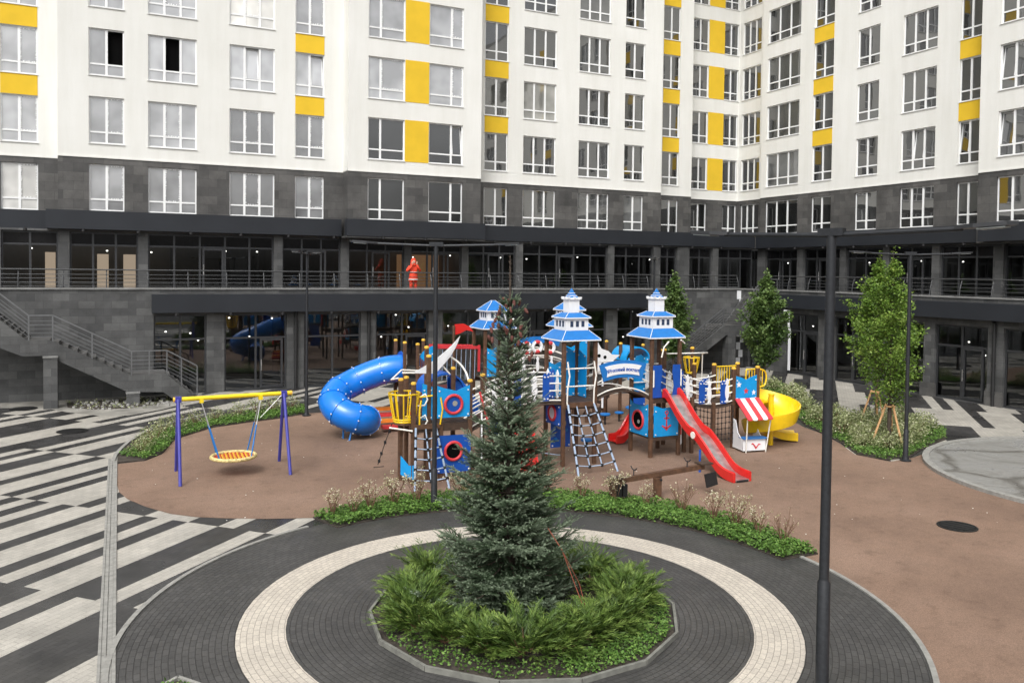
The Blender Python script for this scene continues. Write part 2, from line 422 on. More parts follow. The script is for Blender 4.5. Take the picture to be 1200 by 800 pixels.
def add_window(F, parent, u0, u1, z0, z1, lay, opened=None, sill=True, curtain=False, film_sky=False, tilt=None):
    w, h = u1 - u0, z1 - z0
    me, sme, cells, _ = frame_mesh(w, h, lay)
    o = bpy.data.objects.new('window', me); COL.objects.link(o); o.parent = parent
    F.place(o, u0, z0)
    pb = MB()
    for i, (a, b, c, d) in enumerate(cells):
        mi = 0
        if opened is not None and i == opened:
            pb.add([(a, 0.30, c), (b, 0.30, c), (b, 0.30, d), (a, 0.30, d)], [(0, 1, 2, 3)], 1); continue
        t1, t2 = random.gauss(0, 0.0022), random.gauss(0, 0.0022)
        y = 0.12
        if tilt and i == tilt:      # bottom hung sash tipped inwards, dark gap above
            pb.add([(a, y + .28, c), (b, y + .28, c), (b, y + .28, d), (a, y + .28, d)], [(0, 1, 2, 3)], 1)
            pb.add([(a + .03, y, c + .02), (b - .03, y, c + .02), (b - .03, y + .16, d - .02), (a + .03, y + .16, d - .02)], [(0, 1, 2, 3)], 0)
            for xx in (a + .025, b - .025): pb.bar((xx, y - .01, c + .02), (xx, y + .15, d - .02), .05, .04, up=(1, 0, 0), mi=2)
            pb.bar((a, y + .15, d - .04), (b, y + .15, d - .04), .04, .05, mi=2); continue
        pb.add([(a, y - t1 - t2, c), (b, y + t1 - t2, c), (b, y + t1 + t2, d), (a, y - t1 + t2, d)], [(0, 1, 2, 3)], 0)
        if film_sky and i % 2 == 1 and (i // 2) == (1 if len(cells) > 2 else 0):   # torn edges of the protective tape
            zz = c
            while zz < d:
                for xx in (a, b):
                    q = random.uniform(.015, .05); pb.span((xx - .002 if xx == a else xx - q, .078, zz), (xx + q if xx == a else xx + .002, .1, zz + random.uniform(.02, .05)), 2)
                zz += random.uniform(.07, .12)
            xx = a
            while xx < b: q = random.uniform(.02, .05); pb.span((xx, .078, c), (xx + .05, .1, c + q), 2); pb.span((xx, .078, d - q), (xx + .05, .1, d), 2); xx += random.uniform(.07, .13)
    p = pb.build('pane', [M_film_sky if film_sky else M_pane2 if curtain else M_pane, M_hole, M_upvc], parent=o)
    if sill:
        s = bpy.data.objects.new('sill', sme); COL.objects.link(s); s.parent = o
    if opened is not None: o['label'] = 'window with one open dark sash'
    return o

L2, L3, LA, LB = (0.5,), (1 / 3, 2 / 3), (0.34,), (0.66,)

# sections of the left block: (Y plane, X from, X to, [(u0,u1,layout)], spandrel column, between panel, top floor index)
left = thing('apartment_block', 'long white apartment block with yellow panels and a terrace behind the playground', 'apartment building', (14, 41.4, 0))
wing = thing('apartment_wing', 'white apartment wing on the right, at right angles to the long block', 'apartment building', (37, 20, 0))
PARENT_INV = {}
def under(o, root):
    """keep world placement while parenting"""
    o.parent = root; o.matrix_parent_inverse = Matrix.Translation(root.location).inverted()
    return o

SECT = [
    (42.6, -16.0, -2.40, [(-9.6, -7.5, L3), (-4.67, -3.24, L2)], [1], None, 5),
    (41.4, -2.40, 10.14, [(-1.19, 0.23, L2), (1.21, 3.28, L3), (4.73, 6.81, L3), (7.78, 9.19, L2)], [3], None, 5),
    (40.4, 10.14, 17.21, [(11.14, 13.02, LA), (14.31, 16.18, LB)], [], (13.02, 14.31), 5),
    (41.75, 17.21, 29.6, [(17.97, 19.38, L2), (20.32, 22.38, L3), (23.85, 25.92, L3), (26.95, 28.33, L2)], [0], None, 6),
    (43.0, 29.6, 32.8, [(30.53, 31.8, L2)], [0], None, 6),
    (44.15, 32.8, 37.5, [(33.66, 34.93, L2), (36.22, 37.42, L2)], [], (34.93, 36.22), 6),
]
pl, stn = MB(), MB()
for si, (yp, x0, x1, wins, span_cols, betw, nf) in enumerate(SECT):
    F = Face('x', yp)
    holes = []
    for wi, (a, b, lay) in enumerate(wins):
        for k in range(nf + 1): holes.append((a, b) + FLOORS[k])
    wall(pl, F, x0, x1, STONE_TOP, WALL_TOP, [h for h in holes if h[2] > STONE_TOP])
    wall(stn, F, x0, x1, 7.0, STONE_TOP - 0.03, [h for h in holes if h[2] < STONE_TOP])
    # thin shadow gap strip between stone and render
    pl.add([F.P(x0, STONE_TOP - 0.03, 0), F.P(x1, STONE_TOP - 0.03, 0), F.P(x1, STONE_TOP - 0.03, -0.035), F.P(x0, STONE_TOP - 0.03, -0.035)], [(0, 1, 2, 3)])
    F.box(pl, x0, x1, STONE_TOP - 0.03, STONE_TOP + 0.03, -0.035, -0.004)
    # returns at steps
    for xe, other in ((x0, SECT[si - 1][0] if si else yp + 1.5), (x1, SECT[si + 1][0] if si + 1 < len(SECT) else None)):
        if other is None or other <= yp: continue
        for mbx, z0, z1 in ((pl, STONE_TOP, WALL_TOP), (stn, 7.0, STONE_TOP - 0.03)):
            mbx.add([(xe, yp, z0), (xe, other, z0), (xe, other, z1), (xe, yp, z1)], [(0, 1, 2, 3)])
    for wi, (a, b, lay) in enumerate(wins):
        for k in range(nf + 1):
            op = None
            if si == 1 and k == 2 and wi == 0: op = 3
            if si == 1 and k == 2 and wi == 1: op = 3
            under(add_window(F, None, a, b, *FLOORS[k], lay, opened=op, sill=k > 0, tilt={(1, 2, 2): 3, (1, 2, 3): 3, (2, 1, 1): 3}.get((si, k, wi)), film_sky=si < 2 or (si == 2 and k > 1), curtain=(si in (3,) and k == 0 and wi in (2, 3)) or random.random() < 0.06), left)
        if wi in span_cols:
            for k in range(1, nf + 1):
                z0 = FLOORS[k][1] ; z1 = FLOORS[k + 1][0] - 0.04 if k < 6 else WALL_TOP
                if z1 - z0 < 0.2: continue
                under(F.box(MB(), a + 0.002, b - 0.002, z0 + 0.012, z1, -0.012, 0.05).build('accent_panel', M_yellow), left)
    if betw:
        for k in range(1, nf + 1):
            under(F.box(MB(), betw[0] + 0.012, betw[1] - 0.012, FLOORS[k][0] - 0.02, FLOORS[k][1] + 0.02, -0.012, 0.05).build('accent_panel', M_yellow), left)
under(pl.build('plaster_wall', M_plaster), left)
under(stn.build('stone_wall', M_stone), left)

# right wing: u = -y
WSECT = [
    (37.5, 41.45, 44.15, [(43.85, 42.1, L3)], [], 6),
    (37.05, 25.95, 41.45, [(40.97, 38.2, L3), (37.1, 35.6, L2), (33.87, 32.4, L2), (30.93, 28.9, L3), (27.64, 26.5, L2)], [1, 4], 6),
    (36.24, -6.0, 25.95, [(25.03, 22.9, L3), (21.4, 20.0, L2), (18.6, 16.5, L3), (14.5, 13.1, L2), (11.5, 9.4, L3), (7.3, 5.9, L2), (4.2, 2.1, L3)], [3, 5], 5),
]
plw, stw = MB(), MB()
for si, (xp, ya, yb, wins, span_cols, nf) in enumerate(WSECT):
    F = Face('y', xp); u0, u1 = -yb, -ya
    holes = [(-a, -b) + FLOORS[k] for a, b, l in wins for k in range(nf + 1)]
    wall(plw, F, u0, u1, STONE_TOP, WALL_TOP, [h for h in holes if h[2] > STONE_TOP])
    wall(stw, F, u0, u1, 7.0, STONE_TOP - 0.03, [h for h in holes if h[2] < STONE_TOP])
    F.box(plw, u0, u1, STONE_TOP - 0.03, STONE_TOP + 0.03, -0.035, -0.004)
    if si:
        prev = WSECT[si - 1][0]
        for mbx, z0, z1 in ((plw, STONE_TOP, WALL_TOP), (stw, 7.0, STONE_TOP - 0.03)):
            mbx.add([(xp, yb, z0), (prev, yb, z0), (prev, yb, z1), (xp, yb, z1)], [(0, 1, 2, 3)])
    for wi, (a, b, lay) in enumerate(wins):
        for k in range(nf + 1):
            if si == 2 and wi > 1 and k > 4: continue
            under(add_window(F, None, -a, -b, *FLOORS[k], lay, sill=k > 0, tilt={(1, 1, 3): 3, (1, 1, 4): 1, (2, 1, 0): 1, (2, 2, 0): 1}.get((si, k, wi)), curtain=random.random() < 0.05), wing)
        if wi in span_cols:
            for k in range(1, nf + 1):
                z1 = FLOORS[k + 1][0] - 0.04 if k < 6 else WALL_TOP
                under(F.box(MB(), -a + 0.002, -b - 0.002, FLOORS[k][1] + 0.012, z1, -0.012, 0.05).build('accent_panel', M_yellow), wing)
under(plw.build('plaster_wall', M_plaster), wing)
under(stw.build('stone_wall', M_stone), wing)
# roof slabs and blind rear shells so that each block is a solid building
under(MB().span((-16, 40.6, WALL_TOP), (37.4, 56, WALL_TOP + 0.4)).build('roof', M_conc), left)
under(MB().span((36.3, -6, WALL_TOP + 0.01), (50, 44, WALL_TOP + 0.39)).build('roof', M_conc), wing)
under(MB().span((-16, 55.7, 0), (37.4, 56, WALL_TOP)).span((-16, 42.7, 7.0), (-15.7, 55.6, WALL_TOP)).build('rear_wall', M_plaster), left)
under(MB().span((49.7, -6, 0), (50, 55, WALL_TOP)).span((36.3, -6.3, 0), (49.6, -6.01, WALL_TOP)).build('rear_wall', M_plaster), wing)

# ---- fascia canopy over the terrace shops
def fascia(x0, x1, y, z0, z1, back): return MB().span((x0, y, z0), (x1, back, z1))
for x0, x1, y, bk in ((-16.0, -2.85, 42.15, 42.58), (-2.84, 9.98, 40.96, 41.38), (9.99, 17.3, 39.95, 40.38), (17.31, 36.55, 41.28, 41.74)):
    under(fascia(x0, x1, y, 7.08, 7.90, bk).build('fascia', M_fascia), left)
for y0, y1, x, bk in ((25.6, 41.26, 36.6, 37.03), (-6, 25.59, 35.8, 36.22)):
    under(MB().span((x, y0, 7.06), (bk, y1, 7.88)).build('fascia', M_fascia), wing)
# soffit beams behind the fascia
under(MB().span((-16, 41.42, 6.98), (37.0, 43.2, 7.07)).span((9.99, 40.0, 7.0), (17.3, 41.41, 7.07)).build('soffit', M_stone2), left)
under(MB().span((37.0, -6, 6.96), (40, 41.4, 7.05)).span((36.25, -6, 6.965), (36.99, 25.59, 7.045)).build('soffit', M_stone2), wing)
spot = MB().cyl((0, 0, 0), (0, 0, -0.09), 0.075, 10).span((-0.03, -0.03, 0), (0.03, 0.03, 0.05))
spo = spot.build('spotlight', M_black); spm = spo.data; bpy.data.objects.remove(spo)
def spotl(root, p):
    o = bpy.data.objects.new('spotlight', spm); COL.objects.link(o); o.location = p; under(o, root)
for i in range(18):
    x = -3.6 + i * 2.2
    y = 40.9 if x < 9.8 else 39.9 if x < 17.2 else 41.2
    if x < 36: spotl(left, (x, y, 7.05))
for i in range(9): spotl(wing, (36.52 if i > -1 else 36.5, 40.0 - i * 2.2, 7.03))
for i in range(12): spotl(left, (2.2 + i * 2.2, 37.86, 3.50))

# ---- terrace storey shops
TERR = 4.22
def shopfront(root, F, u0, u1, z0, z1, nm, trans, door=None, spandrel=True, dsp=0.18):
    """one glazed bay: frame, panes, spandrels and door as its own pieces"""
    f = 0.07; fr = MB()
    D0, D1 = dsp, dsp + 0.08
    F.box(fr, u0, u0 + f, z0, z1, D0, D1); F.box(fr, u1 - f, u1, z0, z1, D0, D1)
    F.box(fr, u0 + f, u1 - f, z1 - f, z1, D0, D1); F.box(fr, u0 + f, u1 - f, z0, z0 + f, D0, D1)
    F.box(fr, u0 + f, u1 - f, trans - 0.04, trans + 0.04, D0 + 0.001, D1 - 0.001)
    us = [u0 + (u1 - u0) * i / nm for i in range(nm + 1)]
    for u in us[1:-1]: F.box(fr, u - 0.045, u + 0.045, z0 + f, z1 - f, D0 - 0.004, D1 + 0.004)
    o = under(fr.build('shopfront', M_alu2), root)
    g = MB(); s = MB()
    for a, b in zip(us, us[1:]):
        t = random.gauss(0, 0.0015)
        q = [(a + 0.03, z0 + 0.05), (b - 0.03, z0 + 0.05), (b - 0.03, trans), (a + 0.03, trans)]
        g.add([F.P(q[0][0], q[0][1], D0 + 0.04 - t), F.P(q[1][0], q[1][1], D0 + 0.04 + t), F.P(q[2][0], q[2][1], D0 + 0.04 + t), F.P(q[3][0], q[3][1], D0 + 0.04 - t)], [(0, 1, 2, 3)])
        s.add([F.P(a + 0.03, trans, D0 + 0.045), F.P(b - 0.03, trans, D0 + 0.045), F.P(b - 0.03, z1 - 0.03, D0 + 0.045), F.P(a + 0.03, z1 - 0.03, D0 + 0.045)], [(0, 1, 2, 3)])
    def sub(mb, nme, mt):
        c = mb.build(nme, mt); c.parent = o; c.matrix_parent_inverse = o.matrix_world.inverted() @ Matrix.Identity(4)
        c.matrix_parent_inverse = Matrix.Translation(root.location) @ Matrix.Translation(-Vector(root.location))
        return c
    sub(g, 'pane', M_shop)
    sub(s, 'upper_pane', M_spand if spandrel else M_shop)
    if door:
        a, b = door; d = MB(); zt = trans - 0.05
        e = 0.09
        F.box(d, a, a + e, z0 + f, zt, D0 - 0.03, D1 + 0.01); F.box(d, b - e, b, z0 + f, zt, D0 - 0.03, D1 + 0.01)
        F.box(d, a + e, b - e, zt - e, zt, D0 - 0.03, D1 + 0.01); F.box(d, a + e, b - e, z0 + f, z0 + f + e, D0 - 0.03, D1 + 0.01)
        sub(d, 'door', M_alu2)
        h = MB(); uu = a + 0.05
        h.tube([F.P(uu, z0 + 0.85, D0 - 0.09), F.P(uu, z0 + 1.35, D0 - 0.09)], 0.018, 6)
        h.bar(F.P(uu, z0 + 0.95, D0 - 0.09), F.P(uu, z0 + 0.95, D0 - 0.03), 0.02, 0.02).bar(F.P(uu, z0 + 1.25, D0 - 0.09), F.P(uu, z0 + 1.25, D0 - 0.03), 0.02, 0.02)
        sub(h, 'door_handle', M_steel)
    return o

PIL = [(-8.9, -8.45), (-4.95, -4.55), (-2.4, -1.96), (0.8, 1.2), (6.79, 7.2), (10.06, 10.47), (13.38, 13.75), (16.57, 16.96), (19.8, 20.22), (25.74, 26.15), (28.91, 29.4), (30.65, 31.54), (33.3, 33.76)]
FT = Face('x', 41.4)
for a, b in PIL: under(FT.box(MB(), a, b, TERR, 7.0, 0.0, 0.35).build('pillar', M_stone2), left)
ends = PIL + [(36.6, 37.0)]
for (a0, a1), (b0, b1) in zip(ends, ends[1:]):
    w = b0 - a1; n = max(2, round(w / 1.08))
    dr = (a1 + w * 0.42, a1 + w * 0.42 + 0.95) if w > 2.5 and random.random() < 0.6 else None
    shopfront(left, FT, a1, b0, TERR + 0.02, 6.97, n, 6.40, dr)
# room shells behind the glass
rm = MB()
rm.add([(-16, 47.5, TERR), (37.4, 47.5, TERR), (37.4, 47.5, 6.97), (-16, 47.5, 6.97)], [(0, 1, 2, 3)])
for x in (-16, -2.2, 7.0, 16.8, 26.0, 31.1): rm.add([(x, 41.8, TERR), (x, 47.5, TERR), (x, 47.5, 6.97), (x, 41.8, 6.97)], [(0, 1, 2, 3)])
rm.add([(-16, 43.2, 6.965), (37.4, 43.2, 6.965), (37.4, 47.5, 6.965), (-16, 47.5, 6.965)], [(0, 1, 2, 3)])
under(rm.build('shop_interior', M_room), left)
under(MB().span((-16, 38.55, TERR - 0.25), (37.2, 47.5, TERR)).build('terrace_floor', M_roomfl), left)
lm = MB().lathe([(0.01, 0.035), (0.042, 0.02), (0.045, 0.0), (0.03, -0.028), (0.01, -0.032)], n=10)
lo = lm.build('ceiling_lamp', M_lamp, smooth=40); lme = lo.data; bpy.data.objects.remove(lo)
def clamp(root, p):
    o = bpy.data.objects.new('ceiling_lamp', lme); COL.objects.link(o); o.location = p; under(o, root)
for i in range(24):
    if i in (8, 9, 10) or i % 3 == 1: continue
    clamp(left, (-3.6 + i * 1.65 + random.uniform(-.2, .2), 42.6 + random.uniform(0, 0.6), 6.22 + random.uniform(-.1, .08)))
# lit window strips seen right through the shops
for x0, x1, z0, z1, mt in ((-3.15, -2.72, TERR + .05, 6.1, M_warm), (-2.66, -2.15, TERR + .05, 6.1, M_warm), (-0.95, -0.45, TERR + .05, 6.05, M_warm), (0.2, 0.75, TERR + .05, 6.05, M_warm), (14.1, 14.75, TERR, 6.3, M_warm2), (15.0, 16.6, TERR, 6.3, M_warm2)):
    under(MB().span((x0 * 1.0, 45.0, z0), (x1, 45.04, z1)).build('back_window', mt), left)
for x, w in ((2.25, 0.1), (5.0, 0.75), (6.3, 0.12), (5.75, 0.08)):
    under(MB().span((x, 43.6, TERR), (x + w, 43.75, 6.6)).build('inner_column', M_coping), left)

WPIL = [(43.2, 42.6), (41.6, 40.9), (38.15, 37.66), (34.85, 34.42), (31.9, 31.5), (28.92, 28.48), (25.66, 25.16), (22.2, 21.7), (18.6, 18.1), (15, 14.5)]
FW = Face('y', 37.05)
for a, b in WPIL: under(FW.box(MB(), -a, -b, TERR, 6.98, 0.0, 0.35).build('pillar', M_stone2), wing)
for (a0, a1), (b0, b1) in zip(WPIL, WPIL[1:]):
    w = a1 - b0
    dr = (-a1 + w * 0.4, -a1 + w * 0.4 + 0.95) if w > 2.5 and random.random() < 0.5 else None
    shopfront(wing, FW, -a1, -b0, TERR + 0.02, 6.95, max(2, round(w / 1.1)), 6.38, dr)
rw = MB()
rw.add([(43, -6, TERR), (43, 41.3, TERR), (43, 41.3, 6.95), (43, -6, 6.95)], [(0, 1, 2, 3)])
for y in (41.3, 34.6, 28.7, 21.9, 14.5): rw.add([(37.45, y, TERR), (43, y, TERR), (43, y, 6.95), (37.45, y, 6.95)], [(0, 1, 2, 3)])
under(rw.build('shop_interior', M_room), wing)
under(MB().span((33.45, -6, TERR - 0.25), (43, 38.5, TERR - 0.003)).build('terrace_floor', M_roomfl), wing)
under(MB().span((40, -6, 6.951), (43, 41.3, 6.96)).build('shop_ceiling', M_room), wing)
for i in range(0, 12, 2): clamp(wing, (38.2 + random.uniform(0, .6), 40.3 - i * 1.55 + random.uniform(-.2, .2), 6.2 + random.uniform(-.1, .08)))

# ---- lower storey
YL, XW = 38.4, 33.3
COP = 4.58
lw = MB()                                        # stone wall of the podium, left face
FL = Face('x', YL)
LP = [(1.33, 3.45), (4.19, 6.88), (7.65, 10.31), (11.02, 13.67), (14.38, 17.2), (17.95, 20.6), (21.3, 23.81), (24.52, 26.41)]
wall(lw, FL, -16, XW, 0, COP - 0.08, [(a, b, 0.02, 3.42) for a, b in LP], depth=0.22)
under(lw.build('podium_wall', M_stone2), left)
for i, (a, b) in enumerate(LP):
    w = b - a
    shopfront(left, FL, a + 0.005, b - 0.005, 0.03, 3.415, 2, 2.35, (a + w * 0.55 + 0.05, a + w * 0.55 + 1.05) if i in (1, 3, 5) else None, spandrel=False, dsp=0.12)
under(MB().span((-16, YL - 0.06, COP - 0.08), (XW - 0.06, YL + 0.14, COP)).build('coping', M_coping), left)
under(MB().span((1.25, 37.88, 3.53), (26.1, 38.38, 4.31)).build('canopy', M_fascia), left)
dpm = MB().cyl((0, 0, 0), (0, 0, 3.5), 0.07, 10)
for z in (0.5, 1.7, 2.9): dpm.cyl((0, 0, z), (0, 0, z + 0.06), 0.085, 10)
dpm.cyl((0, 0, 3.5), (0, 0.1, 3.6), 0.07, 10)
dpo = dpm.build('drainpipe', M_black, smooth=40)
dpo.location = (7.27, YL - 0.1, 0); under(dpo, left)
for x in (10.66, 17.6): 
    o = dpo.copy(); COL.objects.link(o); o.location = (x, YL - 0.1, 0); under(o, left)
ri = MB()
ri.add([(-16, 45, 0), (XW, 45, 0), (XW, 45, 3.9), (-16, 45, 3.9)], [(0, 1, 2, 3)])
for x in (1.2, 7.3, 14.0, 21.0, 27.0): ri.add([(x, YL + .3, 0), (x, 45, 0), (x, 45, 3.9), (x, YL + .3, 3.9)], [(0, 1, 2, 3)])
ri.add([(-16, YL + .3, 3.9), (XW, YL + .3, 3.9), (XW, 45, 3.9), (-16, 45, 3.9)], [(0, 1, 2, 3)])
under(ri.build('ground_floor_interior', M_room), left)
under(MB().span((-16, YL + .24, -0.01), (37, 45, 0.025)).build('ground_floor', M_roomfl), left)
for x, y, z in ((1.9, 40.5, 2.55), (2.9, 40, 2.5), (3.2, 39.6, 2.2), (4.5, 39.4, 3.2), (6.4, 39.5, 3.15), (5.6, 41, 2.2), (12.5, 40, 3.2), (12.2, 41.5, 2.0), (13.5, 41, 2.5), (15.3, 40, 2.6), (19, 40, 2.9), (22, 40, 2.6), (25.2, 40.5, 2.4), (25.8, 39.8, 1.8)): clamp(left, (x, y, z))

rlw = MB()
FWL = Face('y', XW)
WP = [(38.0, 36.5), (34.9, 32.66), (31.57, 29.4), (28.4, 26.3), (25.73, 23.2), (22.5, 20.0), (19.2, 16.6), (15.8, 13.2)]
wall(rlw, FWL, -YL, 6.0, 0, COP - 0.08, [(-a, -b, 0.02, 3.30) for a, b in WP], depth=0.22)
under(rlw.build('podium_wall', M_stone2), wing)
for i, (a, b) in enumerate(WP):
    w = a - b
    shopfront(wing, FWL, -a + 0.005, -b - 0.005, 0.03, 3.295, 2, 2.38, (-a + w * 0.5 + 0.05, -a + w * 0.5 + 1.02) if i != 3 else None, spandrel=False, dsp=0.12)
under(MB().span((XW - 0.06, -6, COP - 0.08), (XW + 0.14, YL + 0.14, COP - 0.002)).build('coping', M_coping), wing)
under(MB().span((32.80, -6, 3.62), (33.28, 35.1, 4.33)).build('canopy', M_fascia), wing)
for y in (22.85,):
    o = dpo.copy(); COL.objects.link(o); o.location = (XW - 0.1, y, 0); under(o, wing)
for y in (26.0, 22.85, 29.0): under(MB().span((XW - 0.09, y - 0.4, 0.0), (XW - 0.004, y + 0.4, 0.62)).build('plinth', M_stone), wing)
rj = MB()
rj.add([(39.5, -6, 0), (39.5, YL, 0), (39.5, YL, 3.9), (39.5, -6, 3.9)], [(0, 1, 2, 3)])
for y in (35.6, 29, 22.8, 16.2): rj.add([(XW + .3, y, 0), (39.5, y, 0), (39.5, y, 3.9), (XW + .3, y, 3.9)], [(0, 1, 2, 3)])
rj.add([(XW + .3, -6, 3.9), (39.5, -6, 3.9), (39.5, YL, 3.9), (XW + .3, YL, 3.9)], [(0, 1, 2, 3)])
under(rj.build('ground_floor_interior', M_room), wing)
under(MB().span((XW + .24, -6, -0.012), (39.5, YL, 0.022)).build('ground_floor', M_roomfl), wing)
for x, y, z in ((34.6, 25.0, 2.5), (34.3, 24.0, 2.0), (34.5, 33.4, 2.2), (34.6, 34.3, 2.6), (34.2, 30.5, 2.4), (34.4, 22.0, 2.3)): clamp(wing, (x, y, z))
# white pixel pattern on the corner wall by the right stair
px = MB()
for x, z, w, h in ((32.72, 3.95, .3, .5), (32.9, 3.45, .38, .48), (33.0, 3.0, .22, .42), (32.72, 2.55, .3, .42), (32.72, 1.75, .4, .45), (32.72, 1.0, .3, .42), (32.9, .55, .3, .42), (32.72, .1, .3, .42), (33.0, 1.4, .24, .3)):
    px.span((x, YL - 0.016, z), (x + w, YL - 0.003, z + h))
under(px.build('white_square_pattern', M_white), left)
br = MB().span((33.05, 34.5, 2.55), (33.1, 34.62, 3.5)).span((32.75, 34.5, 3.42), (33.05, 34.62, 3.5)).span((33.06, 34.44, .2), (33.12, 34.58, 2.5))
under(br.build('white_bracket', M_white), wing)

# ---- terrace railings
def railing(name, label, F, u0, u1, z0, step, lean):
    t = thing(name, label, 'railing', F.P((u0 + u1) / 2, z0))
    c = MB()
    c.tube([F.P(u0, z0 + 0.74, 0.20), F.P(u1, z0 + 0.74, 0.20)], 0.026, 8)
    under(c.build('handrail', M_rail2), t)
    for h in (0.05, 0.22, 0.38, 0.54):
        under(MB().tube([F.P(u0, z0 + h, 0.12 + .05 * (h > .3)), F.P(u1, z0 + h, 0.12 + .05 * (h > .3))], 0.014, 6).build('rail', M_rail2), t)
    n = int((u1 - u0) / step)
    pm = MB().tube([(0, 0.02, -0.3), (0, 0.02, 0.05), (lean * .3, 0.06, 0.35), (lean, 0.20, 0.73)], 0.024, 6)
    po = pm.build('post', M_rail2); pme = po.data; bpy.data.objects.remove(po)
    for i in range(n + 1):
        o = bpy.data.objects.new('post', pme); COL.objects.link(o)
        F.place(o, u0 + (u1 - u0) * i / n, z0, 0.07); under(o, t)
    return t
railing('terrace_railing', 'grey metal railing with thin bars along the long terrace edge behind the person', Face('x', YL), -10, 32.9, COP - 0.0, 1.55, 0.0)
railing('terrace_railing', 'grey metal railing along the terrace edge of the right wing above the shop doors', Face('y', XW), -36.5, 5, COP, 1.45, 0.0)

# ---- outdoor stairs
def stair_rail(root, pts, h=1.0, ps=None):
    """sloping guard: top rail, five bars, posts"""
    mb = MB()
    top = [Vector(p) + Vector((0, 0, h)) for p in pts]
    for a, b in zip(top, top[1:]): mb.bar(a, b, 0.05, 0.05)
    under(mb.build('handrail', M_rail), root)
    for k in range(5):
        m2 = MB()
        lv = [Vector(p) + Vector((0, 0, h * (0.14 + 0.16 * k))) for p in pts]
        for a, b in zip(lv, lv[1:]): m2.bar(a, b, 0.018, 0.03 if k == 3 else 0.018)
        under(m2.build('rail', M_rail), root)
    for p in (ps or pts):
        p = Vector(p); under(MB().span((p.x - .025, p.y - .02, p.z - 0.25), (p.x + .025, p.y + .02, p.z + h)).build('post', M_rail), root)

st = thing('outdoor_staircase', 'grey stone staircase with metal guard descending along the left podium wall to the striped paving', 'staircase', (-1, 37, 0))
y0, y1 = 36.25, 37.9
prof = [(-6.5, 4.22), (-4.9, 4.22), (-3.15, 2.62), (-2.40, 2.62), (0.42, 1.15), (1.72, 1.15), (2.95, 0.05)]
sd = MB()
poly = [(x, y0, z) for x, z in prof] + [(2.1, y0, 0.02), (1.62, y0, 0.42), (0.3, y0, 0.5), (-2.5, y0, 2.03), (-3.3, y0, 2.03), (-6.5, y0, 3.5)]
sd.prism([(x, y, z) for x, y, z in poly], (0, 0.14, 0))
sd.prism([(x, y1, z) for x, y, z in poly], (0, 0.14, 0))
under(sd.build('stringer', M_stone2), st)
tr = MB()
def flight(mb, xa, za, xb, zb, n, ya, yb):
    for i in range(n):
        x0_, x1_ = xa + (xb - xa) * i / n, xa + (xb - xa) * (i + 1) / n
        zt = za + (zb - za) * (i + 0.5) / n
        mb.span((x0_, ya, zt - 0.16), (x1_, yb, zt + 0.02))
flight(tr, -4.9, 4.2, -3.15, 2.62, 10, y0 + .145, y1 - .005)
flight(tr, -2.4, 2.6, 0.42, 1.15, 9, y0 + .145, y1 - .005)
flight(tr, 1.72, 1.12, 2.95, 0.0, 7, y0 + .145, y1 - .005)
tr.span((-3.15, y0 + .145, 2.45), (-2.4, y1 - .005, 2.63)).span((0.42, y0 + .145, 0.98), (1.72, y1 - .005, 1.15)).span((-6.5, y0 + .145, 4.05), (-4.9, y1 - .005, 4.2))
under(tr.build('steps', M_steps), st)
for x, z in ((-2.37, 2.02), (0.5, 0.50)):
    p = under(MB().span((x - .24, y0 - .12, 0), (x + .24, y0 + .35, z - 0.07)).build('pillar', M_stone2), st)
    c = MB().span((x - .26, y0 - .14, z - 0.069), (x + .26, y0 + .37, z)).build('pillar_cap', M_coping); c.parent = p
    c.matrix_parent_inverse = Matrix.Translation(st.location) @ Matrix.Translation(-Vector(st.location))
pts = [(-6.5, y0 + .07, 4.22), (-4.9, y0 + .07, 4.22), (-3.1, y0 + .07, 2.62), (-2.3, y0 + .07, 2.62), (0.45, y0 + .07, 1.15), (1.75, y0 + .07, 1.15), (2.9, y0 + .07, 0.48)]
stair_rail(st, pts, 0.95, pts[:5] + [(-0.95, y0 + .07, 1.9), (1.1, y0 + .07, 1.15), (1.75, y0 + .07, 1.15), (2.3, y0 + .07, 0.8), (2.9, y0 + .07, 0.48)])

s2 = thing('outdoor_staircase', 'dark corner staircase rising to the terrace behind the leafy trees on the right', 'staircase', (30, 37, 0))
ya, yb = 36.75, 38.2
sd = MB()
pr = [(26.6, 0.05), (30.45, 2.55), (31.75, 2.55), (33.2, 4.2), (33.25, 4.2)]
poly = [(x, ya, z) for x, z in pr] + [(33.25, ya, 3.6), (31.8, ya, 2.0), (30.6, ya, 2.0), (27.4, ya, 0.02)]
sd.prism(poly, (0, 0.14, 0)); sd.prism([(x, yb, z) for x, _, z in poly], (0, 0.14, 0))
under(sd.build('stringer', M_stone2), s2)
tr = MB(); flight(tr, 26.6, 0.0, 30.45, 2.55, 15, ya + .145, yb - .005); flight(tr, 31.75, 2.55, 33.2, 4.2, 9, ya + .145, yb - .005)
tr.span((30.45, ya + .145, 2.38), (31.75, yb - .005, 2.55)); under(tr.build('steps', M_steps), s2)
under(MB().span((30.7, ya - .1, 0), (31.2, ya + .4, 2.0)).build('pillar', M_stone2), s2)
pts = [(26.7, ya + .07, 0.1), (30.45, ya + .07, 2.55), (31.75, ya + .07, 2.55), (33.2, ya + .07, 4.2), (34.3, ya + .07, 4.2)]
stair_rail(s2, pts, 0.95, pts + [(27.9, ya + .07, 0.9), (29.2, ya + .07, 1.7)])
